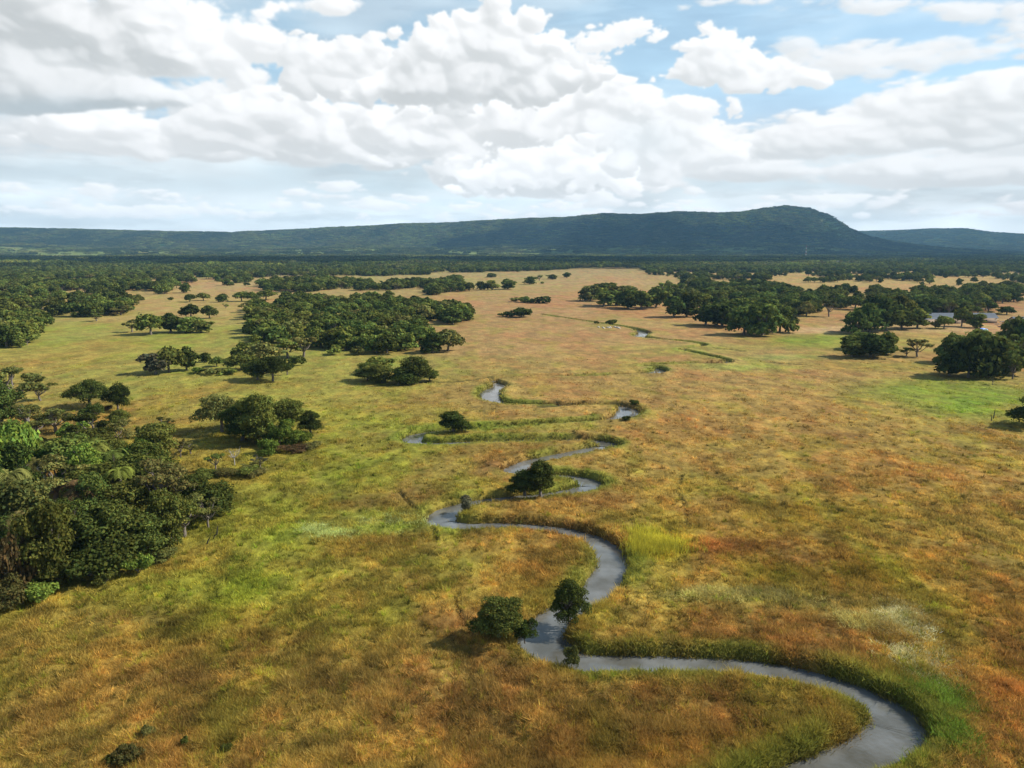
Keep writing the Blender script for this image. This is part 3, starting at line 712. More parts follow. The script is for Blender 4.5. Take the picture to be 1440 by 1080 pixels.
stand('rounded right copse', [(1200,503,40,30,R_,'dark'),(1224,504,48,34,R_,'dark'),(1246,500,34,32,R_,'mid'),(1290,503,32,26,A_k,'olive'),(1274,502,18,14,A_k,'mid'),(1214,494,50,26,B_,'dark')])
stand('grove left of metal roofs', [(1202,470,38,32,B_,'dark'),(1222,468,40,40,R_,'dark'),(1246,466,44,44,R_,'dark'),(1268,464,36,32,R_,'dark'),(1290,463,34,28,R_,'mid'),(1314,462,14,10,U_,'olive'),(1232,452,50,36,B_,'dark'),(1262,450,44,34,B_,'mid'),(1166,446,22,24,A_k,'olive')])
stand('trees in front of metal roofs', [(1327,463,22,18,B_,'mid'),(1352,460,22,26,B_,'mid'),(1374,462,24,20,R_,'dark'),(1390,452,24,14,A_k,'olive'),(1415,443,22,12,B_,'dark')])
stand('broad dark grove', [(992,458,38,28,R_,'dark'),(1016,460,44,34,R_,'dark'),(1046,472,50,40,B_,'dark'),(1072,473,54,46,B_,'dark'),(1096,468,44,38,B_,'dark'),(1114,458,20,14,B_,'dark'),(1040,450,54,30,B_,'mid'),(1078,450,54,30,B_,'dark')])
stand('round grove', [(948,447,30,30,R_,'dark'),(966,446,36,34,R_,'dark'),(984,438,34,26,B_,'mid')])
stand('feathery grove', [(830,424,34,22,B_,'olive'),(848,432,34,26,R_,'mid'),(866,430,36,26,R_,'olive'),(884,434,36,28,R_,'dark'),(902,436,36,26,R_,'mid'),(922,433,36,28,R_,'mid'),(852,416,46,18,B_,'mid'),(880,420,40,18,B_,'olive'),(936,424,32,26,A_k,'mid')])
stand('far central plain', [(676,408,20,12,R_,'dark'),(692,408,20,14,R_,'mid'),(714,407,24,14,R_,'mid'),(745,400,18,11,R_,'dark'),(758,395,12,8,A_k,'mid'),(777,393,14,7,R_,'mid'),(797,391,12,8,R_,'dark'),(690,390,15,6,R_,'dark'),
 (726,425,18,7,U_,'olive'),(740,426,20,9,U_,'mid'),(758,427,30,10,U_,'dark'),(714,446,22,8,U_,'dark'),(732,447,30,14,R_,'dark'),(744,443,12,9,U_,'dark'),(838,456,8,5,U_,'dark'),(859,456,15,6,U_,'dark'),(762,399,6,3,U_,'mid')])
stand('thicket on pale bank', [(186,468,22,18,A_k,'olive'),(212,472,38,30,B_,'mid'),(240,469,36,28,R_,'dark'),(262,469,36,22,R_,'mid'),(282,469,30,18,R_,'mid'),(268,448,26,20,B_,'dark'),(295,448,22,18,B_,'dark')])
stand('scattered trees on pale bank', [(267,425,16,11,B_,'dark'),(286,423,18,11,B_,'mid'),(314,425,18,12,R_,'dark'),(318,434,8,7,A_k,'mid'),(340,424,22,14,B_,'mid'),(354,424,20,13,B_,'mid'),(374,422,26,14,B_,'mid'),(170,444,30,14,A_k,'olive'),(136,452,18,12,A_k,'mid'),(240,424,8,6,U_,'mid'),(320,402,16,10,R_,'dark'),(347,402,10,5,U_,'dark'),(262,412,16,14,R_,'dark')])

# wooded areas: polygon of tree bases, spacing in metres, mix of kinds, height range
AREAS = [
 ('left woodland', [(-420,492),(-60,486),(50,486),(62,474),(66,458),(96,448),(130,446),(160,440),(186,434),(214,424),(236,416),(250,408),(250,398),(150,399),(-420,402)], 9.0, (7, 10.5), .54, 'mid'),
 ('far left woodland', [(-520,402),(250,398),(300,394),(340,398),(355,392),(400,389),(620,387),(640,384),(640,378),(-520,378)], 9.5, (6.5, 9.5), .44, 'mid'),
 ('main woodland island', [(332,482),(345,490),(352,478),(362,456),(352,447),(356,436),(400,431),(430,424),(520,424),(600,432),(640,442),(672,448),(668,454),(640,455),(560,454),(545,460),(570,470),(600,478),(636,486),(642,494),(630,497),(560,496),(480,497),(440,492),(400,486),(370,486)], 8.2, (7, 10), .80, 'dark'),
 ('belt behind woodland island', [(372,410),(420,412),(470,406),(520,408),(600,416),(652,415),(656,404),(640,396),(560,400),(490,400),(470,394),(380,396),(366,402)], 9.0, (6.5, 9.5), .62, 'mid'),
 ('right-hand woodland', [(930,426),(960,430),(1000,436),(1060,440),(1110,444),(1180,440),(1210,450),(1260,444),(1310,440),(1390,440),(1400,432),(1440,424),(1600,424),(1960,430),(1960,404),(1440,404),(1380,412),(1250,416),(1180,412),(1120,412),(1080,404),(990,400),(930,408)], 10.0, (6.5, 10.5), .54, 'mid'),
 ('scattered groves on far right plain', [(910,384),(940,392),(1040,402),(1120,402),(1190,398),(1300,404),(1440,402),(1960,402),(1960,380),(900,380)], 12.5, (6, 10), .30, 'mid'),
 ('far tree line', [(-520,378),(640,378),(640,384),(700,383),(790,380),(820,376),(900,376),(915,383),(1960,380),(1960,370),(-520,370)], 9.5, (7, 10), .93, 'mid'),
]
def in_poly(px, py, poly):
    ins = np.zeros(px.shape, bool); j = len(poly) - 1
    for i in range(len(poly)):
        xi, yi = poly[i]; xj, yj = poly[j]
        c = ((yi > py) != (yj > py)) & (px < (xj - xi) * (py - yi) / (yj - yi + 1e-12) + xi)
        ins ^= c; j = i
    return ins

TREES = []   # dict(x,y,w,h,kind,tone,stand,explicit)
for phrase, items in ST_:
    if phrase in ('broad dark grove', 'grove left of metal roofs', 'big dark copse in right meadow', 'rounded right copse', 'feathery grove', 'crown group by the frame edge', 'round grove'):
        items = [(a, b, c, d, D_ if e == B_ else e, f) for a, b, c, d, e, f in items]
    for (px_, py_, wp, hp, k, tone) in items:
        x, y, dep = ground_at(px_, py_)
        wm_ = wp * dep / F * .97; dep_ang = math.atan2(H, math.hypot(x, y))
        y2 = y + wm_ * .32; x2 = x * (y2 * CT + H * ST) / dep
        hm_ = max((hp * dep / F - .30 * wm_ * math.sin(dep_ang)) / math.cos(dep_ang), hp * dep / F * .62)
        if phrase == 'large near thicket': hm_ *= (.78, 1.12, .92, 1.3, .85, 1.05)[len(TREES) % 6]; wm_ *= (1.1, .85, 1.0, .8, 1.15)[len(TREES) % 5]
        TREES.append(dict(x=float(x2), y=float(y2), w=float(wm_), h=float(hm_), kind=k, tone=tone, stand=phrase, px=px_, py=py_, size=math.sqrt(wp * hp), ex=True))
ra = np.random.default_rng(99)
for phrase, poly, sp, (h0, h1), cover, tn in AREAS:
    P = np.array(poly, float); gx, gy, gd = ground_at(P[:, 0], P[:, 1])
    nx = int((gx.max() - gx.min()) / sp) + 1; ny = int((gy.max() - gy.min()) / sp) + 1
    X, Y = np.meshgrid(np.arange(nx) * sp + gx.min(), np.arange(ny) * sp + gy.min())
    X = X + (np.arange(ny) % 2)[:, None] * sp * .5
    X = (X + ra.uniform(-.38, .38, X.shape) * sp).ravel(); Y = (Y + ra.uniform(-.38, .38, Y.shape) * sp).ravel()
    px_, py_, dep = pix(X, Y)
    wq = dep / 400; ok = in_poly(px_ + 70 * (fbm(X / 45, Y / 45, 201, 3) - .5) / wq, py_ + 26 * (fbm(X / 45, Y / 45, 205, 3) - .5) / wq ** 1.6, poly)
    dens = fbm(X / 26, Y / 60, 131, 3)
    thr = np.quantile(dens[ok], 1 - cover) if ok.any() else 0
    ok &= dens >= thr
    # keep clear of the listed trees and of the yard
    ok &= ~((px_ > 1120) & (px_ < 1200) & (py_ > 452))
    for i in np.where(ok)[0]:
        hgt = ra.uniform(h0, h1) * (1 if ra.random() > .12 else .55)
        k = ra.choice([B_, D_, R_, A_k], p=[.28, .36, .28, .08]); tone = ra.choice(['dark', 'mid', 'olive'], p=[.4, .45, .15] if tn == 'mid' else [.45, .45, .1])
        wid = hgt * (1.35 if k in (B_, D_) else 1.0) * ra.uniform(.85, 1.15)
        TREES.append(dict(x=float(X[i]), y=float(Y[i]), w=wid, h=hgt, kind=str(k), tone=str(tone), stand=phrase, px=float(px_[i]), py=float(py_[i]), size=math.sqrt(wid * hgt) * F / dep[i], ex=False))
print('trees total', len(TREES))
inframe = lambda t: -t['size'] * .45 < t['px'] < 1440 + t['size'] * .45 and t['py'] < 1085
nex = sum(1 for t in TREES if t['ex'] and t['kind'] != U_)
cand = sorted([t for t in TREES if not t['ex'] and inframe(t)], key=lambda t: -t['size'])
# in closed woodland prefer trees whose crowns stand free in the view, i.e. nothing taller right in front
keep = []
for t in cand:
    if len(keep) >= 292 - nex: break
    keep.append(t); t['own'] = True
for t in TREES:
    if t['ex']: t['own'] = True
OWN = [t for t in TREES if t.get('own')]
REST = [t for t in TREES if not t.get('own')]
print('own', len(OWN), 'rest', len(REST), 'smallest own', keep[-1]['size'] if keep else None)

ORD = ['first','second','third','fourth','fifth','sixth','seventh','eighth','ninth','tenth','eleventh','twelfth','thirteenth','fourteenth','fifteenth','sixteenth','seventeenth','eighteenth','nineteenth','twentieth']
ROWS = ['front','second','third','fourth','fifth','sixth','seventh','eighth','ninth','tenth','eleventh','twelfth']
TONE = {'dark': 'dark green', 'mid': 'mid-green', 'olive': 'olive', 'grey': 'grey-green', 'bright': 'bright green', 'rust': 'rusty brown', 'lime': 'lime'}
SHP = {B_: 'spreading', D_: 'domed', R_: 'rounded', A_k: 'open-crowned', U_: 'low'}
SPECIAL = {(637,611):'solitary dark domed tree on left bank of a far river loop', (738,700):'left dark tree of two over the middle river bend', (760,702):'taller right dark tree of two over the middle river bend',
 (655,718):'small greyish bush where river turns at its left pool', (702,912):'dense round tree casting its shadow left beside nearest pool', (738,908):'low dark bush between round tree and nearest pool',
 (800,882):'upright dark tree on the neck of land above nearest pool', (804,942):'yellowish bush at lower right rim of nearest pool', (880,594):'tiny bush in water of far right river bend', (890,572):'tiny bush on top of bank at far right river bend',
 (127,576):'wide dark flat-crowned tree, larger of a pair above scrub', (166,580):'dark tree with pale bare trunk, smaller of a pair above scrub',
 (272,370):'large dark tree standing alone above far forest at foot of the hills', (1290,503):'small open tree with thin crown right of rounded copse', (1166,446):'thin pale green tree standing on sandy yard', (314,425):'small round dark tree alone on pale bank'}
bystand = {}
for t in OWN: bystand.setdefault((t['stand'], t['kind'] == U_), []).append(t)
for (ph, bush), ts in bystand.items():
    ts.sort(key=lambda t: -t['py'])
    per = 15 if len(ts) > 15 else len(ts)
    nrow = math.ceil(len(ts) / per)
    for rI in range(nrow):
        row = sorted(ts[rI * per:(rI + 1) * per], key=lambda t: t['px'])
        for j, t in enumerate(row):
            noun = 'bush' if bush else 'tree'
            pos = f"{ORD[j]} from left" if len(row) > 1 else 'only one'
            rr = f" in {ROWS[rI]} row" if nrow > 1 else ''
            t['label'] = SPECIAL.get((t['px'], t['py'])) or f"{TONE[t['tone']]} {SHP[t['kind']]} {noun}, {pos}{rr}, {ph}"

def zat(x, y):
    X = np.array([x]); Y = np.array([y]); r = river_dist(X, Y); d = ditch_dist(X, Y)
    return float(plain_height(X, Y, np.maximum(r, 1.2), d, pix(X, Y)[2])[0])
ra = np.random.default_rng(5)
SMALL = 22
used_far = {}
for t in OWN:
    dep = pix(t['x'], t['y'])[2]
    near = dep < 260
    nv = 3 if near else 3
    p = proto(t['kind'], t['tone'], near, int(ra.integers(nv)))
    bush = t['kind'] == U_
    loc = (t['x'], t['y'], zat(t['x'], t['y']) - .05)
    sc = (t['w'] / p['W'], t['w'] / p['W'], t['h'] / p['H']); rz = float(ra.uniform(0, 6.28))
    nm = 'bush' if bush else 'tree'; cat = nm
    grp = ('bushes of ' if bush else 'trees of ') + t['stand']
    if t['size'] < SMALL and not near:
        o = link(nm, p['joined'] if not bush else p['crown'], loc=loc, label=t['label'], cat=cat, group=grp); o.scale = sc; o.rotation_euler.z = rz
        if not bush: used_far[(t['kind'], t['tone'])] = o
    else:
        e = link(nm, None, loc=loc, label=t['label'], cat=cat, group=grp); e.scale = sc; e.rotation_euler.z = rz
        e.empty_display_size = .5
        link('trunk' if not bush else 'stem', p['trunk'], e); link('crown' if not bush else 'foliage', p['crown'], e)

# ------------------------------------------------------------------ scatter of what nobody could count
def scatter(name, pts, idx, rot, scl, sources, **props):
    me = bpy.data.meshes.new(name); pts = np.asarray(pts, np.float32)
    me.vertices.add(len(pts)); me.vertices.foreach_set('co', pts.ravel())
    a = me.attributes.new('idx', 'INT', 'POINT'); a.data.foreach_set('value', np.asarray(idx, np.int32))
    a = me.attributes.new('rot', 'FLOAT_VECTOR', 'POINT'); r3 = np.zeros((len(pts), 3), np.float32); r3[:, 2] = rot; a.data.foreach_set('vector', r3.ravel())
    a = me.attributes.new('scl', 'FLOAT_VECTOR', 'POINT'); a.data.foreach_set('vector', np.asarray(scl, np.float32).ravel())
    o = link(name, me, **props)
    g = bpy.data.node_groups.new(name + '_scatter', 'GeometryNodeTree')
    g.interface.new_socket('Geometry', in_out='INPUT', socket_type='NodeSocketGeometry')
    g.interface.new_socket('Geometry', in_out='OUTPUT', socket_type='NodeSocketGeometry')
    N = g.nodes; L = g.links
    gi = N.new('NodeGroupInput'); go = N.new('NodeGroupOutput'); ip = N.new('GeometryNodeInstanceOnPoints'); jn = N.new('GeometryNodeJoinGeometry')
    for s in sources:
        oi = N.new('GeometryNodeObjectInfo'); oi.inputs['Object'].default_value = s; oi.inputs['As Instance'].default_value = True; oi.transform_space = 'ORIGINAL'
        L.new(oi.outputs['Geometry'], jn.inputs[0])
    L.new(jn.outputs[0], ip.inputs['Instance']); ip.inputs['Pick Instance'].default_value = True
    L.new(gi.outputs[0], ip.inputs['Points'])
    def na(nm, ty):
        n = N.new('GeometryNodeInputNamedAttribute'); n.data_type = ty; n.inputs['Name'].default_value = nm; return n.outputs['Attribute']
    L.new(na('idx', 'INT'), ip.inputs['Instance Index'])
    L.new(na('rot', 'FLOAT_VECTOR'), ip.inputs['Rotation'])
    L.new(na('scl', 'FLOAT_VECTOR'), ip.inputs['Scale'])
    L.new(ip.outputs[0], go.inputs[0])
    md = o.modifiers.new('scatter', 'NODES'); md.node_group = g
    return o
# sources: small trees that stand in the scene themselves
src_keys = list(used_far.keys()); srcs = [used_far[k] for k in src_keys]
pW = [[p for kk, p in PROTO.items() if p['joined'] == s.data][0] for s in srcs]
byk = {}
for n_, (k, tone) in enumerate(src_keys): byk.setdefault(k, []).append((tone, n_))
pts, idx, rot, scl = [], [], [], []
for t in REST:
    opts = byk.get(t['kind'], None) or byk[B_]
    m = [n_ for tone, n_ in opts if tone == t['tone']] or [opts[0][1]]
    k = m[0]; p = pW[k]
    pts.append((t['x'], t['y'], -.1)); idx.append(len(srcs) - 1 - k if False else k); rot.append(ra.uniform(0, 6.28))
    scl.append((t['w'] / p['W'], t['w'] / p['W'], t['h'] / p['H']))
scatter('woodland_trees', pts, idx, rot, scl, srcs, kind='stuff', label='mass of smaller distant woodland trees on both sides of the plain', cat='woodland')

# closed canopy of the far forest: a patch of crowns, repeated
def canopy_patch(seed, size=44, n=26, tone='mid'):
    r = np.random.default_rng(seed); C, R = [], []
    for q in range(n):
        x, y = r.uniform(-size / 2, size / 2, 2); h = r.uniform(5.0, 10.5); rr = r.uniform(3.0, 5.2)
        C.append((x, y, h - rr * .45)); R.append((rr, rr, rr * .62))
    V, f, c = leaf_cards(r, np.array(C), np.array(R), 1700, 1.2, np.array(GREEN[tone]) * 1.15, lo=-.2)
    return np_mesh('canopy', V, f, [LEAF], c)
cps = []
for q in range(5):
    x, y, _ = ground_at(200 + 260 * q, 366.0)
    cps.append(link('forest_canopy', canopy_patch(300 + q, tone=['dark', 'dark', 'mid', 'olive', 'lime'][q]), loc=(float(x), float(y), 0), kind='stuff', label='closed canopy of dark far forest at the foot of the hills', cat='forest'))
ra = np.random.default_rng(31)
pts = []
spc = 34.0
X, Y = np.meshgrid(np.arange(-5600, 7400, spc), np.arange(1750, 7500, spc)); X = (X + ra.uniform(-12, 12, X.shape)).ravel(); Y = (Y + ra.uniform(-12, 12, Y.shape)).ravel()
px_, py_, dep = pix(X, Y)
ok = (px_ > -560) & (px_ < 1980)
tt = (Y - 4300) / 2900
g1 = fbm(X / 260, Y / 260, 101, 4); gq = fbm(X / 170, Y / 420, 141, 3)
dens = np.where(tt < 0, .97 - .85 * ss(.56, .66, gq) * ss(-.9, -.3, -Y / 4300 + .0), .93 - .75 * (ss(.02, .12, tt) * ss(.52, .36, tt) * ss(.38, .55, g1)))
# clearings near the head of the plain
clr = ((px_ - 960) / 160) ** 2 + ((py_ - 367.5) / 1.6) ** 2 < 1
clr |= ((px_ - 620) / 60) ** 2 + ((py_ - 368) / 1.0) ** 2 < 1
clr |= ((px_ - 90) / 70) ** 2 + ((py_ - 361.5) / 1.2) ** 2 < 1
ok &= (ra.random(len(X)) < dens) & ~clr
X = X[ok]; Y = Y[ok]; Z = np.where(Y > 4250, hill_h(X, Y), 0)
Zq = hill_h(X, Y)
s = ra.uniform(.85, 1.2, len(X)); s = np.stack([s, s, s * ra.uniform(.8, 1.3, len(X))], 1)
tq = np.clip((fbm(X / 230, Y / 520, 211, 4) - .5) * 13 + 1.7 + ra.normal(0, .8, len(X)) + 1.2 * ss(4300, 4800, Y) * ss(6200, 5300, Y), 0, 4).round().astype(int)
scatter('far_forest', np.stack([X, Y, Z - .5], 1), tq, ra.uniform(0, 6.28, len(X)), s, cps, kind='stuff', label='dark forest covering the far plain and hillsides', cat='forest')
print('canopy patches', len(X))
X, Y = np.meshgrid(np.arange(200, 15000, 75), np.arange(8300, 11550, 75)); X = (X + ra.uniform(-25, 25, X.shape)).ravel(); Y = (Y + ra.uniform(-25, 25, Y.shape)).ravel()
px_, py_, dep = pix(X, Y); ok = (px_ > 1100) & (px_ < 1980) & (ra.random(len(X)) < .9); X = X[ok]; Y = Y[ok]
s = ra.uniform(1.7, 2.3, len(X)); s = np.stack([s, s, s * .55], 1)
scatter('forest_on_second_range', np.stack([X, Y, far_h(X, Y) - .5], 1), ra.integers(0, 4, len(X)), ra.uniform(0, 6.28, len(X)), s, cps, kind='stuff', label='forest covering the more distant range at the right', cat='forest')

# ------------------------------------------------------------------ palms, snags, fallen wood
def palm(x, y, h, spread, tone, lab, seed, upright=.6):
    r = np.random.default_rng(seed)
    e = link('palm', None, loc=(x, y, zat(x, y)), label=lab, cat='palm', group='palms in the near thicket')
    V, f = limb(r, (0, 0, -.3), (r.uniform(-.4, .4), r.uniform(-.4, .4), h * .72), .28, .22, 6, .03)
    link('trunk', np_mesh('palm_trunk', V, f, [BARK], smooth=True), e)
    top = np.array([0, 0, h * .72]); Vs, Fs, Cs = [], [], []; o = 0
    for q in range(15):
        a = q * 2.399; u = np.array([math.cos(a), math.sin(a), 0]); lift = r.uniform(.45, 1.3) * upright * 1.5; Lf = spread * r.uniform(.8, 1.1)
        nseg = 14; sd = np.cross(u, [0, 0, 1])
        t = np.linspace(0, 1, nseg); sp_ = top + np.outer(t * Lf * (1 - .15 * t), u) + np.outer(Lf * (lift * t - (lift * .55 + .45) * t ** 2.2), [0, 0, 1])
        base = np.array(GREEN[tone]) * r.uniform(1.0, 1.7)
        for sgn in (-1, 1):
            for j in range(1, nseg):
                p = sp_[j]; ll = Lf * .26 * math.sin(math.pi * min(1, .15 + .85 * (1 - t[j] * .75))) + .1
                d = sp_[j] - sp_[j - 1]; d /= np.linalg.norm(d) + 1e-9
                tip = p + sgn * sd * ll * .8 + d * ll * .6 + np.array([0, 0, -.25 * ll])
                wv = d * Lf * .035
                Vs += [p - wv, p + wv, tip + wv * .2, tip - wv * .2]; Fs.append([o, o + 1, o + 2, o + 3]); o += 4; Cs += [base * r.uniform(.8, 1.2)] * 4
    link('fronds', np_mesh('palm_fronds', np.array(Vs), np.array(Fs), [LEAF], np.array(Cs)), e)
for q, (px_, py_, h, sp_, tone, lab) in enumerate([
 (132,682,5.6,3.4,'mid','tall feathery green palm at back edge of near thicket'),
 (156,690,5.0,3.0,'mid','smaller green palm right of tall palm in near thicket'),
 (112,752,5.6,3.2,'rust','palm with brown drooping fronds in middle of near thicket'),
 (124,750,6.0,2.6,'lime','palm with pale upright frond in middle of near thicket'),
 (168,716,4.8,2.6,'lime','yellowish palm tuft between dark trees of near thicket'),
 (14,735,6.4,3.2,'olive','drooping olive palm at frame edge of near thicket'),
 (52,708,5.4,2.6,'olive','palm with arching pale fronds below bare snag'),
 (24,806,6.2,2.4,'rust','withered brown palm above rusty bush in near thicket')]):
    x, y, dep = ground_at(px_, py_); palm(float(x), float(y) + 1.0, h + 4.2, sp_ * 1.15, tone, lab, 700 + q)

def snag(px_, py_, h, r0, mat, lab, seed, nb=7, twig=2, name='dead_tree'):
    r = np.random.default_rng(seed); x, y, dep = ground_at(px_, py_); x = float(x); y = float(y)
    e = link(name, None, loc=(x, y, zat(x, y)), label=lab, cat='dead tree')
    fk = np.array([0, 0, h * .45]); V, f = limb(r, (0, 0, -.3), fk, r0, r0 * .75, 7, .03)
    link('trunk', np_mesh('snag_trunk', V, f, [mat], smooth=True), e)
    br = []
    for q in range(nb):
        a = q * 2.399 + r.random(); tip = fk + np.array([math.cos(a) * h * r.uniform(.2, .42), math.sin(a) * h * r.uniform(.2, .42), h * r.uniform(.2, .55)])
        br.append(limb(r, fk, tip, r0 * .55, r0 * .12, 6, .1))
        for _ in range(twig):
            m = fk + (tip - fk) * r.uniform(.45, .9); br.append(limb(r, m, m + r.normal(0, h * .12, 3) + [0, 0, h * .08], r0 * .2, r0 * .05, 4, .1))
    V, f = merge(br); link('branches', np_mesh('snag_branches', V, f, [mat], smooth=True), e)
snag(64, 684, 5.6, .42, PALEBARK, 'thick pale leafless snag rising from back of near thicket', 801, 5)
snag(330, 654, 3.6, .13, PALEBARK, 'thin bare dead tree below shaded copse', 802, 8, 4)
snag(18, 812, 5.0, .2, BROWNBARK, 'brown broken snag over rusty bush at frame edge', 803, 5)
snag(10, 486, 5.0, .25, PALEBARK, 'short white dead trunk at edge of left woodland', 804, 1, 0)
r = np.random.default_rng(9)
x, y, dep = ground_at(252, 668)
e = link('fallen_branch', None, loc=(float(x), float(y), zat(float(x), float(y))), label='bleached fallen branch lying in grass beside near thicket', cat='branch')
lb = [limb(r, (-2, 0, .2), (1.6, .9, .5), .10, .04), limb(r, (-.4, .3, .3), (.6, -1.1, .7), .06, .02), limb(r, (.4, .6, .4), (.2, 1.6, 1.2), .05, .02), limb(r, (-1, .1, .3), (-1.5, 1, 1.0), .05, .02)]
V, f = merge(lb); link('branch_wood', np_mesh('branch_wood', V, f, [PALEBARK], smooth=True), e)
# charred stumps and sticks standing in the grass
POSTM = plain_mat('charred_wood', (.03, .025, .02))
for q, (px_, py_, h, lean, lab) in enumerate([(1397,589,2.6,.12,'slender dark pole standing on bright green patch'), (1394,592,1.3,.0,'short dark post beside slender dark pole'), (291,766,1.0,1.0,'leaning dark stick below tip of near thicket'),
      (305,754,1.5,.3,'upright dark stick below tip of near thicket'), (300,760,.8,1.2,'smallest dark stick, between two others below near thicket'), (1437,583,1.6,.1,'dark post at frame edge on bright green patch')]):
    x, y, dep = ground_at(px_, py_); x = float(x); y = float(y)
    V, f = tube([(0, 0, -.2), (lean * h * .25, 0, h * .5), (lean * h * .6, .05, h)], [.13, .11, .05], 6)
    link('post', np_mesh('post', V, f, [POSTM], smooth=True), loc=(x, y, zat(x, y) + .1), label=lab, cat='post', group='dark sticks in the grass')

# ------------------------------------------------------------------ buildings, tarpaulin, mast, far houses
ROOF = plain_mat('corrugated_metal', (.085, .10, .115), .55, 0, .15, .6); WALL = plain_mat('mud_wall', (.33, .25, .17)); WHITE = plain_mat('whitewash', (.75, .74, .7), noise=.08)
DARKM = plain_mat('dark_opening', (.02, .02, .02)); BLUE = plain_mat('blue_sheet', (.03, .25, .75), .5, 0, .2, 1.5)
def box(x0, y0, z0, x1, y1, z1):
    V = np.array([[x0,y0,z0],[x1,y0,z0],[x1,y1,z0],[x0,y1,z0],[x0,y0,z1],[x1,y0,z1],[x1,y1,z1],[x0,y1,z1]], float)
    return V, np.array([[0,3,2,1],[4,5,6,7],[0,1,5,4],[1,2,6,5],[2,3,7,6],[3,0,4,7]])
def building(px_, py_, w, d, wall_h, roof_h, rz, lab, wall=WALL, roof=ROOF, nm='long_house'):
    x, y, dep = ground_at(px_, py_)
    e = link(nm, None, loc=(float(x), float(y), -.1), label=lab, cat='house', group='metal roofed buildings at the yard'); e.rotation_euler.z = rz
    V, f = box(-w / 2, -d / 2, 0, w / 2, d / 2, wall_h); link('wall', np_mesh('wall', V, f, [wall]), e)
    # gabled roof with corrugations running down the slope
    n = int(w / .35); xs = np.linspace(-w / 2 - .5, w / 2 + .5, n); dz = .05 * (np.arange(n) % 2)
    P = []
    for yy, zz in ((-d / 2 - .7, wall_h - .18), (0, wall_h + roof_h), (d / 2 + .7, wall_h - .18)):
        P.append(np.stack([xs, np.full(n, yy), zz + dz + .06], 1))
    V = np.vstack(P); V2 = V.copy(); V2[:, 2] -= .05
    k = np.arange(n - 1); f = np.vstack([np.stack([k + a, k + 1 + a, k + 1 + n + a, k + n + a], 1) for a in (0, n)])
    link('roof', np_mesh('roof', np.vstack([V, V2]), np.vstack([f, f[:, ::-1] + 3 * n]), [roof]), e)
    # gable infill
    gv = np.array([[-w/2+.02,-d/2,wall_h],[-w/2+.02,d/2,wall_h],[-w/2+.02,0,wall_h+roof_h*.93],[w/2-.02,-d/2,wall_h],[w/2-.02,d/2,wall_h],[w/2-.02,0,wall_h+roof_h*.93]])
    link('gable', np_mesh('gable', gv, np.array([[0,1,2],[3,5,4]]), [wall]), e)
    for q in range(int(w / 5)):
        cx = -w / 2 + 2.5 + q * 5
        if q % 2 == 0: V, f = box(cx - .5, -d/2 - .04, .02, cx + .5, -d/2 + .05, 2.0); link('door', np_mesh('door', V, f, [DARKM]), e)
        else: V, f = box(cx - .6, -d/2 - .04, 1.0, cx + .6, -d/2 + .05, 1.9); link('window', np_mesh('window', V, f, [DARKM]), e)
building(1292, 455, 17, 8, 3.2, 2.6, .04, 'long house with dull grey roof half hidden behind dark grove')
building(1327, 454, 16, 9, 3.4, 2.8, .02, 'long house with palest grey metal roof in middle of row')
building(1374, 453, 19, 9, 3.2, 2.6, -.08, 'long house with dark grey roof at right end of row')
building(1436, 458, 11, 7, 3.4, 2.0, -.05, 'grey roofed house behind crowns at frame edge')
x, y, dep = ground_at(1381, 465)
r = np.random.default_rng(3); g = np.linspace(-1, 1, 12); TX, TY = np.meshgrid(g * 2.8, g * 1.3)
TZ = 1.5 * (1 - np.abs(TY / 1.4)) * (.8 + .2 * np.cos(TX)) + .1 + r.uniform(0, .08, TX.shape)
k = (np.arange(11)[:, None] * 12 + np.arange(11)[None, :]).ravel()
tm = np_mesh('tarpaulin', np.stack([TX.ravel(), TY.ravel(), TZ.ravel()], 1), np.stack([k, k + 1, k + 13, k + 12], 1), [BLUE])
o = link('tarpaulin', tm, loc=(float(x), float(y), 0), label='bright blue tarpaulin draped over a heap beside the roofs', cat='tarpaulin'); md = o.modifiers.new('thick', 'SOLIDIFY'); md.thickness = .03
# pile of rubble and timber right of the roofs
for q in range(7):
    x, y, dep = ground_at(1398 + q * 4.5, 452 + (q * 37 % 11)); r = np.random.default_rng(50 + q)
    V, f = merge([limb(r, r.uniform(-2, 2, 3) * [1, 1, .1] + [0, 0, .3], r.uniform(-2.5, 2.5, 3) * [1, 1, .25] + [0, 0, .6], .16, .1, 5, .05) for _ in range(6)])
    link('timber_heap', np_mesh('timber_heap', V, f, [PALEBARK if q % 2 else BROWNBARK]), loc=(float(x), float(y), .1), label=('pale' if q % 2 else 'brown') + ' timber heap on bare ground right of the blue tarpaulin', cat='timber heap', group='timber heaps ' + ('pale' if q % 2 else 'brown'))

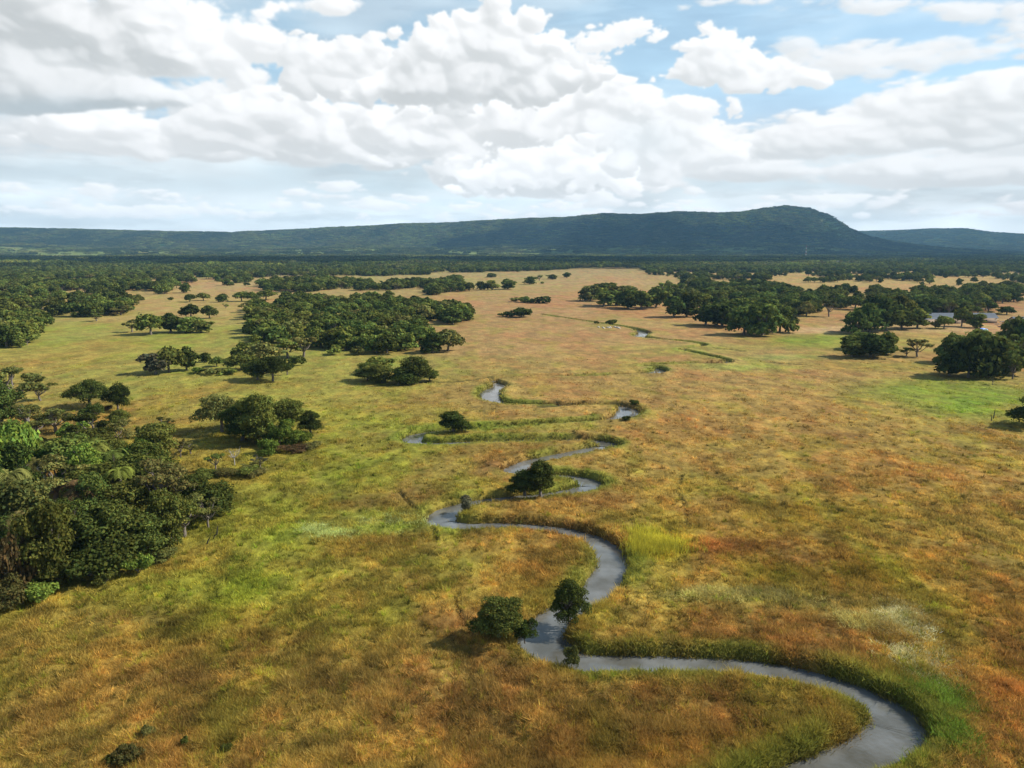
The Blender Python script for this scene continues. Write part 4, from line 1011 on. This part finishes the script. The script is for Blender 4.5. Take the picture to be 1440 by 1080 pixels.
RED = plain_mat('mast_red', (.45, .06, .04), .6, 0, .1); 
def mast(px_, py_, h, lab):
    x, y, dep = ground_at(px_, py_)
    e = link('radio_mast', None, loc=(float(x), float(y), 0), label=lab, cat='mast')
    segs = 7
    for q in range(segs):
        parts = []; z0 = h * q / segs; z1 = h * (q + 1) / segs
        wa = 2.6 * (1 - .6 * q / segs); wb = 2.6 * (1 - .6 * (q + 1) / segs)
        c = [(math.cos(a), math.sin(a)) for a in (0.5, 2.6, 4.7)]
        for j in range(3):
            p0 = (c[j][0] * wa, c[j][1] * wa, z0); p1 = (c[j][0] * wb, c[j][1] * wb, z1); kx = c[(j + 1) % 3]
            parts.append(tube([p0, p1], [.32, .32], 5)); parts.append(tube([p0, (kx[0] * wb, kx[1] * wb, z1)], [.2, .2], 4)); parts.append(tube([p0, (kx[0] * wa, kx[1] * wa, z0)], [.2, .2], 4))
        V, f = merge(parts); link('mast_section', np_mesh('mast_section', V, f, [RED if q % 2 == 0 else WHITE]), e)
mast(1133, 362.5, 62, 'red and white lattice mast standing in forest below the hill')
for q, (px_, py_, lab) in enumerate([(227,362.5,'tiny white house in the trees at foot of left hills'), (270,362.2,'tiny white house right of another at foot of left hills'), (1096,369,'tiny white house at forest edge below the peak'), (1180,373,'tiny white house in trees right of the mast'), (385,361.8,'tiny white house in foothill forest left of centre')]):
    x, y, dep = ground_at(px_, py_); e = link('farm_house', None, loc=(float(x), float(y), 0), label=lab, cat='house')
    V, f = box(-7, -4, 0, 7, 4, 9.5); link('wall', np_mesh('wall', V, f, [WHITE]), e)
    V = np.array([[-7.6,-4.6,9.4],[7.6,-4.6,9.4],[7.6,4.6,9.4],[-7.6,4.6,9.4],[-7.6,0,12.2],[7.6,0,12.2]]); link('roof', np_mesh('roof', V, [np.array([[0,1,5,4],[2,3,4,5]]), np.array([[0,4,3],[1,2,5]])], [ROOF]), e)
# pale bare sand scrapes on the plain
SAND = plain_mat('pale_sand', (.50, .43, .33)); sp_ = []
for q in range(6):
    cx = 841 + q * 5.4 + (q * 7 % 5) * .5; P = [ground_at(cx + a * (.7 + .3 * (q % 3)), 459.3 + (q * 3 % 4) * .35 + b * (.6 + .25 * (q % 2)), .25) for a, b in ((-1.2, -.5), (1.0, -.7), (3.6, 1.1), (1.6, 1.2))]
    V = np.array([[float(p[0]), float(p[1]), .28 + .02 * q] for p in P] + [[float(p[0]), float(p[1]), -.2] for p in P]); sp_.append((V, np.array([[0,1,2,3],[0,4,5,1],[1,5,6,2],[2,6,7,3],[3,7,4,0]])))
V, f = merge(sp_); link('sand_bank', np_mesh('sand_bank', V, f, [SAND]), kind='stuff', label='short slanting strips of pale bare sand on the plain', cat='sand')

# ------------------------------------------------------------------ grass
gr_m = leaf_mat('grass_blades', .45, 0)
def grass(name, px_, py_, nb, hgt, wid, lab, colfn=None, spread=.35, lean=.55, seed=0, rdmin=.15):
    r = np.random.default_rng(seed)
    X, Y, D = ground_at(px_, py_)
    X = np.asarray(X); Y = np.asarray(Y)
    rdd = river_dist(X, Y); ok = (rdd > rdmin) & (ditch_dist(X, Y) > .02); X, Y, D, rdd = X[ok], Y[ok], D[ok], rdd[ok]
    c = plain_colour(X, Y, rdd) if colfn is None else colfn(X, Y, rdd)
    dd_ = ditch_dist(X, Y); Z = plain_height(X, Y, rdd, dd_, D)
    hloc = hgt(X, Y, D, rdd, r) if callable(hgt) else np.full(len(X), hgt)
    wloc = wid(D) if callable(wid) else np.full(len(X), wid)
    n = len(X); k = np.repeat(np.arange(n), nb); m = len(k)
    bx = X[k] + r.normal(0, spread, m) * (1 + D[k] / 300); by = Y[k] + r.normal(0, spread, m) * (1 + D[k] / 300)
    wind = (r.random(n) * 6.28)[k]
    a = r.random(m) * 6.28; ln = lean * (.4 + .9 * r.random(m)) * hloc[k]
    lx = np.cos(a) * ln + np.cos(wind) * ln * .5; ly = np.sin(a) * ln + np.sin(wind) * ln * .5
    h = hloc[k] * (.55 + .6 * r.random(m)); b = r.random(m) * 3.14; wx = np.cos(b) * wloc[k]; wy = np.sin(b) * wloc[k]
    z0 = Z[k] - .12
    V = np.empty((m, 3, 3), np.float32)
    V[:, 0] = np.stack([bx - wx, by - wy, z0], 1); V[:, 1] = np.stack([bx + wx, by + wy, z0], 1); V[:, 2] = np.stack([bx + lx, by + ly, z0 + h], 1)
    cl = albedo(c)[k]; cl = cl + (cl.mean(1, keepdims=True) - cl) * .05
    tv = .72 + .62 * r.random(n)
    cc = cl * (tv[k] * (1.25 + .75 * r.random(m)))[:, None] * (1 + (r.random(m)[:, None] - .5) * np.array([.25, .05, -.3]))
    return link(name, np_mesh(name, V.reshape(-1, 3), np.arange(3 * m).reshape(-1, 3), [gr_m], np.repeat(np.clip(cc, 0, .9), 3, 0)), kind='stuff', label=lab, cat='grass')
r = np.random.default_rng(77)
n = 300000
u = r.random(n); gy = 500 + (1110 - 500) * u ** .62; gx = r.uniform(-140, 1580, n)
n_ = 70000; gy = np.r_[gy, r.uniform(1110, 1290, n_)]; gx = np.r_[gx, r.uniform(-180, 1620, n_)]
def hg(X, Y, D, rdd, r):
    t = fbm(X / 4.5, Y / 4.5, 161, 3)
    return (.22 + .30 * ss(.38, .68, t) + .32 * ss(.6, .75, fbm(X / 1.7, Y / 1.7, 163, 2))) * (1 + .5 * ss(3, .3, rdd)) * (.7 + .5 * r.random(len(X)))
grass('grass', gx, gy, 7, hg, lambda D: np.clip(D * .0006, .035, .25), 'rust, straw and green savanna grass covering the floodplain', spread=.2, lean=.75, seed=1)
n = 15000
u = r.random(n); gy = 560 + 540 * u ** .7; gx = r.uniform(-120, 1560, n)
def tcol(X, Y, rdd):
    c = plain_colour(X, Y, rdd); q = r.random(len(X))[:, None]
    return c * np.where(q < .45, [1.12, 1.08, 1.05], np.where(q < .75, [.62, .66, .6], [.9, 1.02, .7]))
grass('tussocks', gx, gy, 16, lambda X, Y, D, rdd, r: .35 + .6 * r.random(len(X)), lambda D: np.clip(D * .0005, .03, .2), 'straw coloured and dark grass tussocks dotted over the near field', tcol, .13, .8, 12)
# tall sedge along both banks
bp_ = []
seg = np.linalg.norm(np.diff(RC[:, :2], axis=0), axis=1)
for k in range(len(RC) - 1):
    d = pix(RC[k, 0], RC[k, 1])[2]
    nn = int(seg[k] * (15 if d < 140 else 8 if d < 260 else 3))
    if nn < 1: continue
    t = r.random(nn)[:, None]; c = RC[k, :2] * (1 - t) + RC[k + 1, :2] * t
    sgn = np.where(r.random(nn) < .5, -1, 1); off = RC[k, 2] / 2 + .3 + np.abs(r.normal(0, .38, nn))
    q_ = c + NN[k] * (sgn * off)[:, None]
    bp_.append(q_[fbm(q_[:, 0] / 5, q_[:, 1] / 5, 221, 3) + r.normal(0, .05, nn) > .44])
bp_ = np.vstack(bp_); bpx, bpy_, _ = pix(bp_[:, 0], bp_[:, 1])
def bank_col(X, Y, rdd):
    c = plain_colour(X, Y, rdd); n = fbm(X / 5, Y / 5, 171, 3)
    c += (np.array([104, 124, 42.]) - c) * (ss(.5, .64, n) * .4)[:, None]; c += (np.array([130, 104, 54.]) - c) * (ss(.5, .36, n) * .6)[:, None]; f_ = ss(230, 120, Y)[:, None]; return c * f_ + plain_colour(X, Y, rdd) * (1 - f_) * .92
grass('bank_sedge', bpx, bpy_, 7, lambda X, Y, D, rdd, r: (.15 + .75 * fbm(X / 2.2, Y / 2.2, 175, 2)) * (.8 + .4 * r.random(len(X))), lambda D: np.clip(D * .0008, .06, .3), 'tall green and brown sedge fringing both river banks', bank_col, .25, .5, 2, .05)
# pale yellow reeds beside the river bend, and flattened pale grass
n = 2400; a = r.random(n) * 6.28; q = np.abs(r.normal(0, .52, n)) * (1 + .35 * np.sin(3 * a + 1)); 
grass('reeds', 914 + np.cos(a) * q * 42, 766 + np.sin(a) * q * 20, 6, 1.2, .04, 'bright yellow reeds standing right of the river bend', lambda X, Y, rdd: np.tile([[168, 158, 44.]], (len(X), 1)) * (.8 + .4 * fbm(X / 2, Y / 2, 191, 2))[:, None], .35, .25, 3)
def strip(pts, n, sx, sy, cut=.5):
    P = np.array(pts, float); t = r.random(n) * (len(P) - 1); i = t.astype(int); f_ = (t - i)[:, None]
    c = P[i] * (1 - f_) + P[i + 1] * f_; x = c[:, 0] + r.normal(0, sx, n); y = c[:, 1] + r.normal(0, sy, n)
    gx_, gy_, _ = ground_at(x, y); ok = fbm(gx_ / 3.5, gy_ / 3.5, 195, 3) > cut + r.normal(0, .05, n); return x[ok], y[ok]
gx, gy = strip([(1250,862),(1275,880),(1260,890),(1300,930),(1330,960)], 5200, 17, 10, .46)
grass('flattened_grass', gx, gy, 6, .42, .05, 'pale flattened grass beaten down right of the nearest river reach', lambda X, Y, rdd: np.tile([[214, 200, 140.]], (len(X), 1)) * (.75 + .5 * fbm(X / 2, Y / 2, 181, 2))[:, None], .4, 1.6, 4)
gx, gy = strip([(940,832),(1000,832),(1060,832),(1130,845),(1190,865),(1240,880)], 4200, 14, 5, .53)
grass('sedge_strip', gx, gy, 6, .6, .05, 'grey-green sedge filling an old channel beyond the near reach', lambda X, Y, rdd: np.tile([[186, 170, 92.]], (len(X), 1)) * (.6 + .7 * fbm(X / 2, Y / 2, 183, 2))[:, None], .4, 1.2, 5)
gx, gy = strip([(1290,950),(1330,1000),(1350,1050)], 3200, 26, 20, .53)
grass('lush_sedge', gx, gy, 7, .7, .05, 'lush green sedge outside the right river bend', lambda X, Y, rdd: np.tile([[104, 124, 38.]], (len(X), 1)) * (.55 + .8 * fbm(X / 2, Y / 2, 185, 2))[:, None], .4, .9, 6)
gx, gy = strip([(440,748),(480,745),(520,738),(600,730)], 3000, 24, 5, .53)
grass('water_lettuce', gx, gy, 7, .4, .06, 'pale mint green marsh plants in wet hollow left of the river', lambda X, Y, rdd: np.tile([[176, 182, 104.]], (len(X), 1)) * (.7 + .6 * fbm(X / 2, Y / 2, 187, 2))[:, None], .5, .9, 7)

# ------------------------------------------------------------------ unseen cloud deck, added above the view to shade the far plain
cm, nt, N, L = new_mat('cloud_white'); o_ = N.new('ShaderNodeOutputMaterial'); d_ = N.new('ShaderNodeBsdfDiffuse'); d_.inputs[0].default_value = (.85, .85, .87, 1); L.new(d_.outputs[0], o_.inputs[0])
def cloud_over(gx, gy, rx, ry, alt, seed):
    """one unseen cumulus, placed so that its shadow centre falls at gx, gy on the ground"""
    r = np.random.default_rng(seed); kx = sun_dir[0] / sun_dir[2]; ky = sun_dir[1] / sun_dir[2]
    cx = gx + kx * alt; cy = gy + ky * alt; parts = []
    bm_v, bm_f = ico
    for q in range(16):
        a = r.random() * 6.28; s = math.sqrt(r.random()) * .75
        rr = r.uniform(.25, .5); p = np.array([cx + math.cos(a) * s * rx, cy + math.sin(a) * s * ry, alt + r.uniform(0, 120)])
        V = bm_v * (1 + .18 * r.normal(size=(len(bm_v), 1))) * np.array([rr * rx, rr * ry, r.uniform(90, 170)]); V[:, 2] = np.maximum(V[:, 2], -50)
        parts.append((V + p, bm_f))
    return merge(parts)
import bmesh
bm = bmesh.new(); bmesh.ops.create_icosphere(bm, subdivisions=3, radius=1)
bm.verts.ensure_lookup_table(); ico = (np.array([v.co[:] for v in bm.verts]), np.array([[v.index for v in f.verts] for f in bm.faces])); bm.free()
parts = []
for q, (gx, gy, rx, ry, alt) in enumerate([(-700,2700,900,700,2700),(600,2800,900,750,2700),(1900,2900,900,800,2700),(-2000,2900,900,600,2700),(3200,3300,900,900,3200),(2000,5200,1500,1400,3800),(3600,5600,1200,1500,4200),(300,5900,1100,700,3800),(5200,7500,2000,1800,5000)]):
    parts.append(cloud_over(gx, gy, rx, ry, alt, 900 + q))
V, f = merge(parts); link('shade_clouds', np_mesh('shade_clouds', V, f, [cm], smooth=True), kind='stuff', label='unseen cumulus added high above the view to shade the far plain', cat='shade_clouds')

# ------------------------------------------------------------------ haze
hzm, nt, N, L = new_mat('haze_air'); o_ = N.new('ShaderNodeOutputMaterial'); v = N.new('ShaderNodeVolumePrincipled')
v.inputs['Color'].default_value = (.34, .64, .88, 1); v.inputs['Density'].default_value = 5.4e-5; v.inputs['Anisotropy'].default_value = .1
L.new(v.outputs[0], o_.inputs['Volume'])
V, f = box(-16000, -400, -8, 16000, 13500, 560)
link('haze', np_mesh('haze', V, f, [hzm]), kind='stuff', label='thin blue air between the camera and the hills', cat='haze')
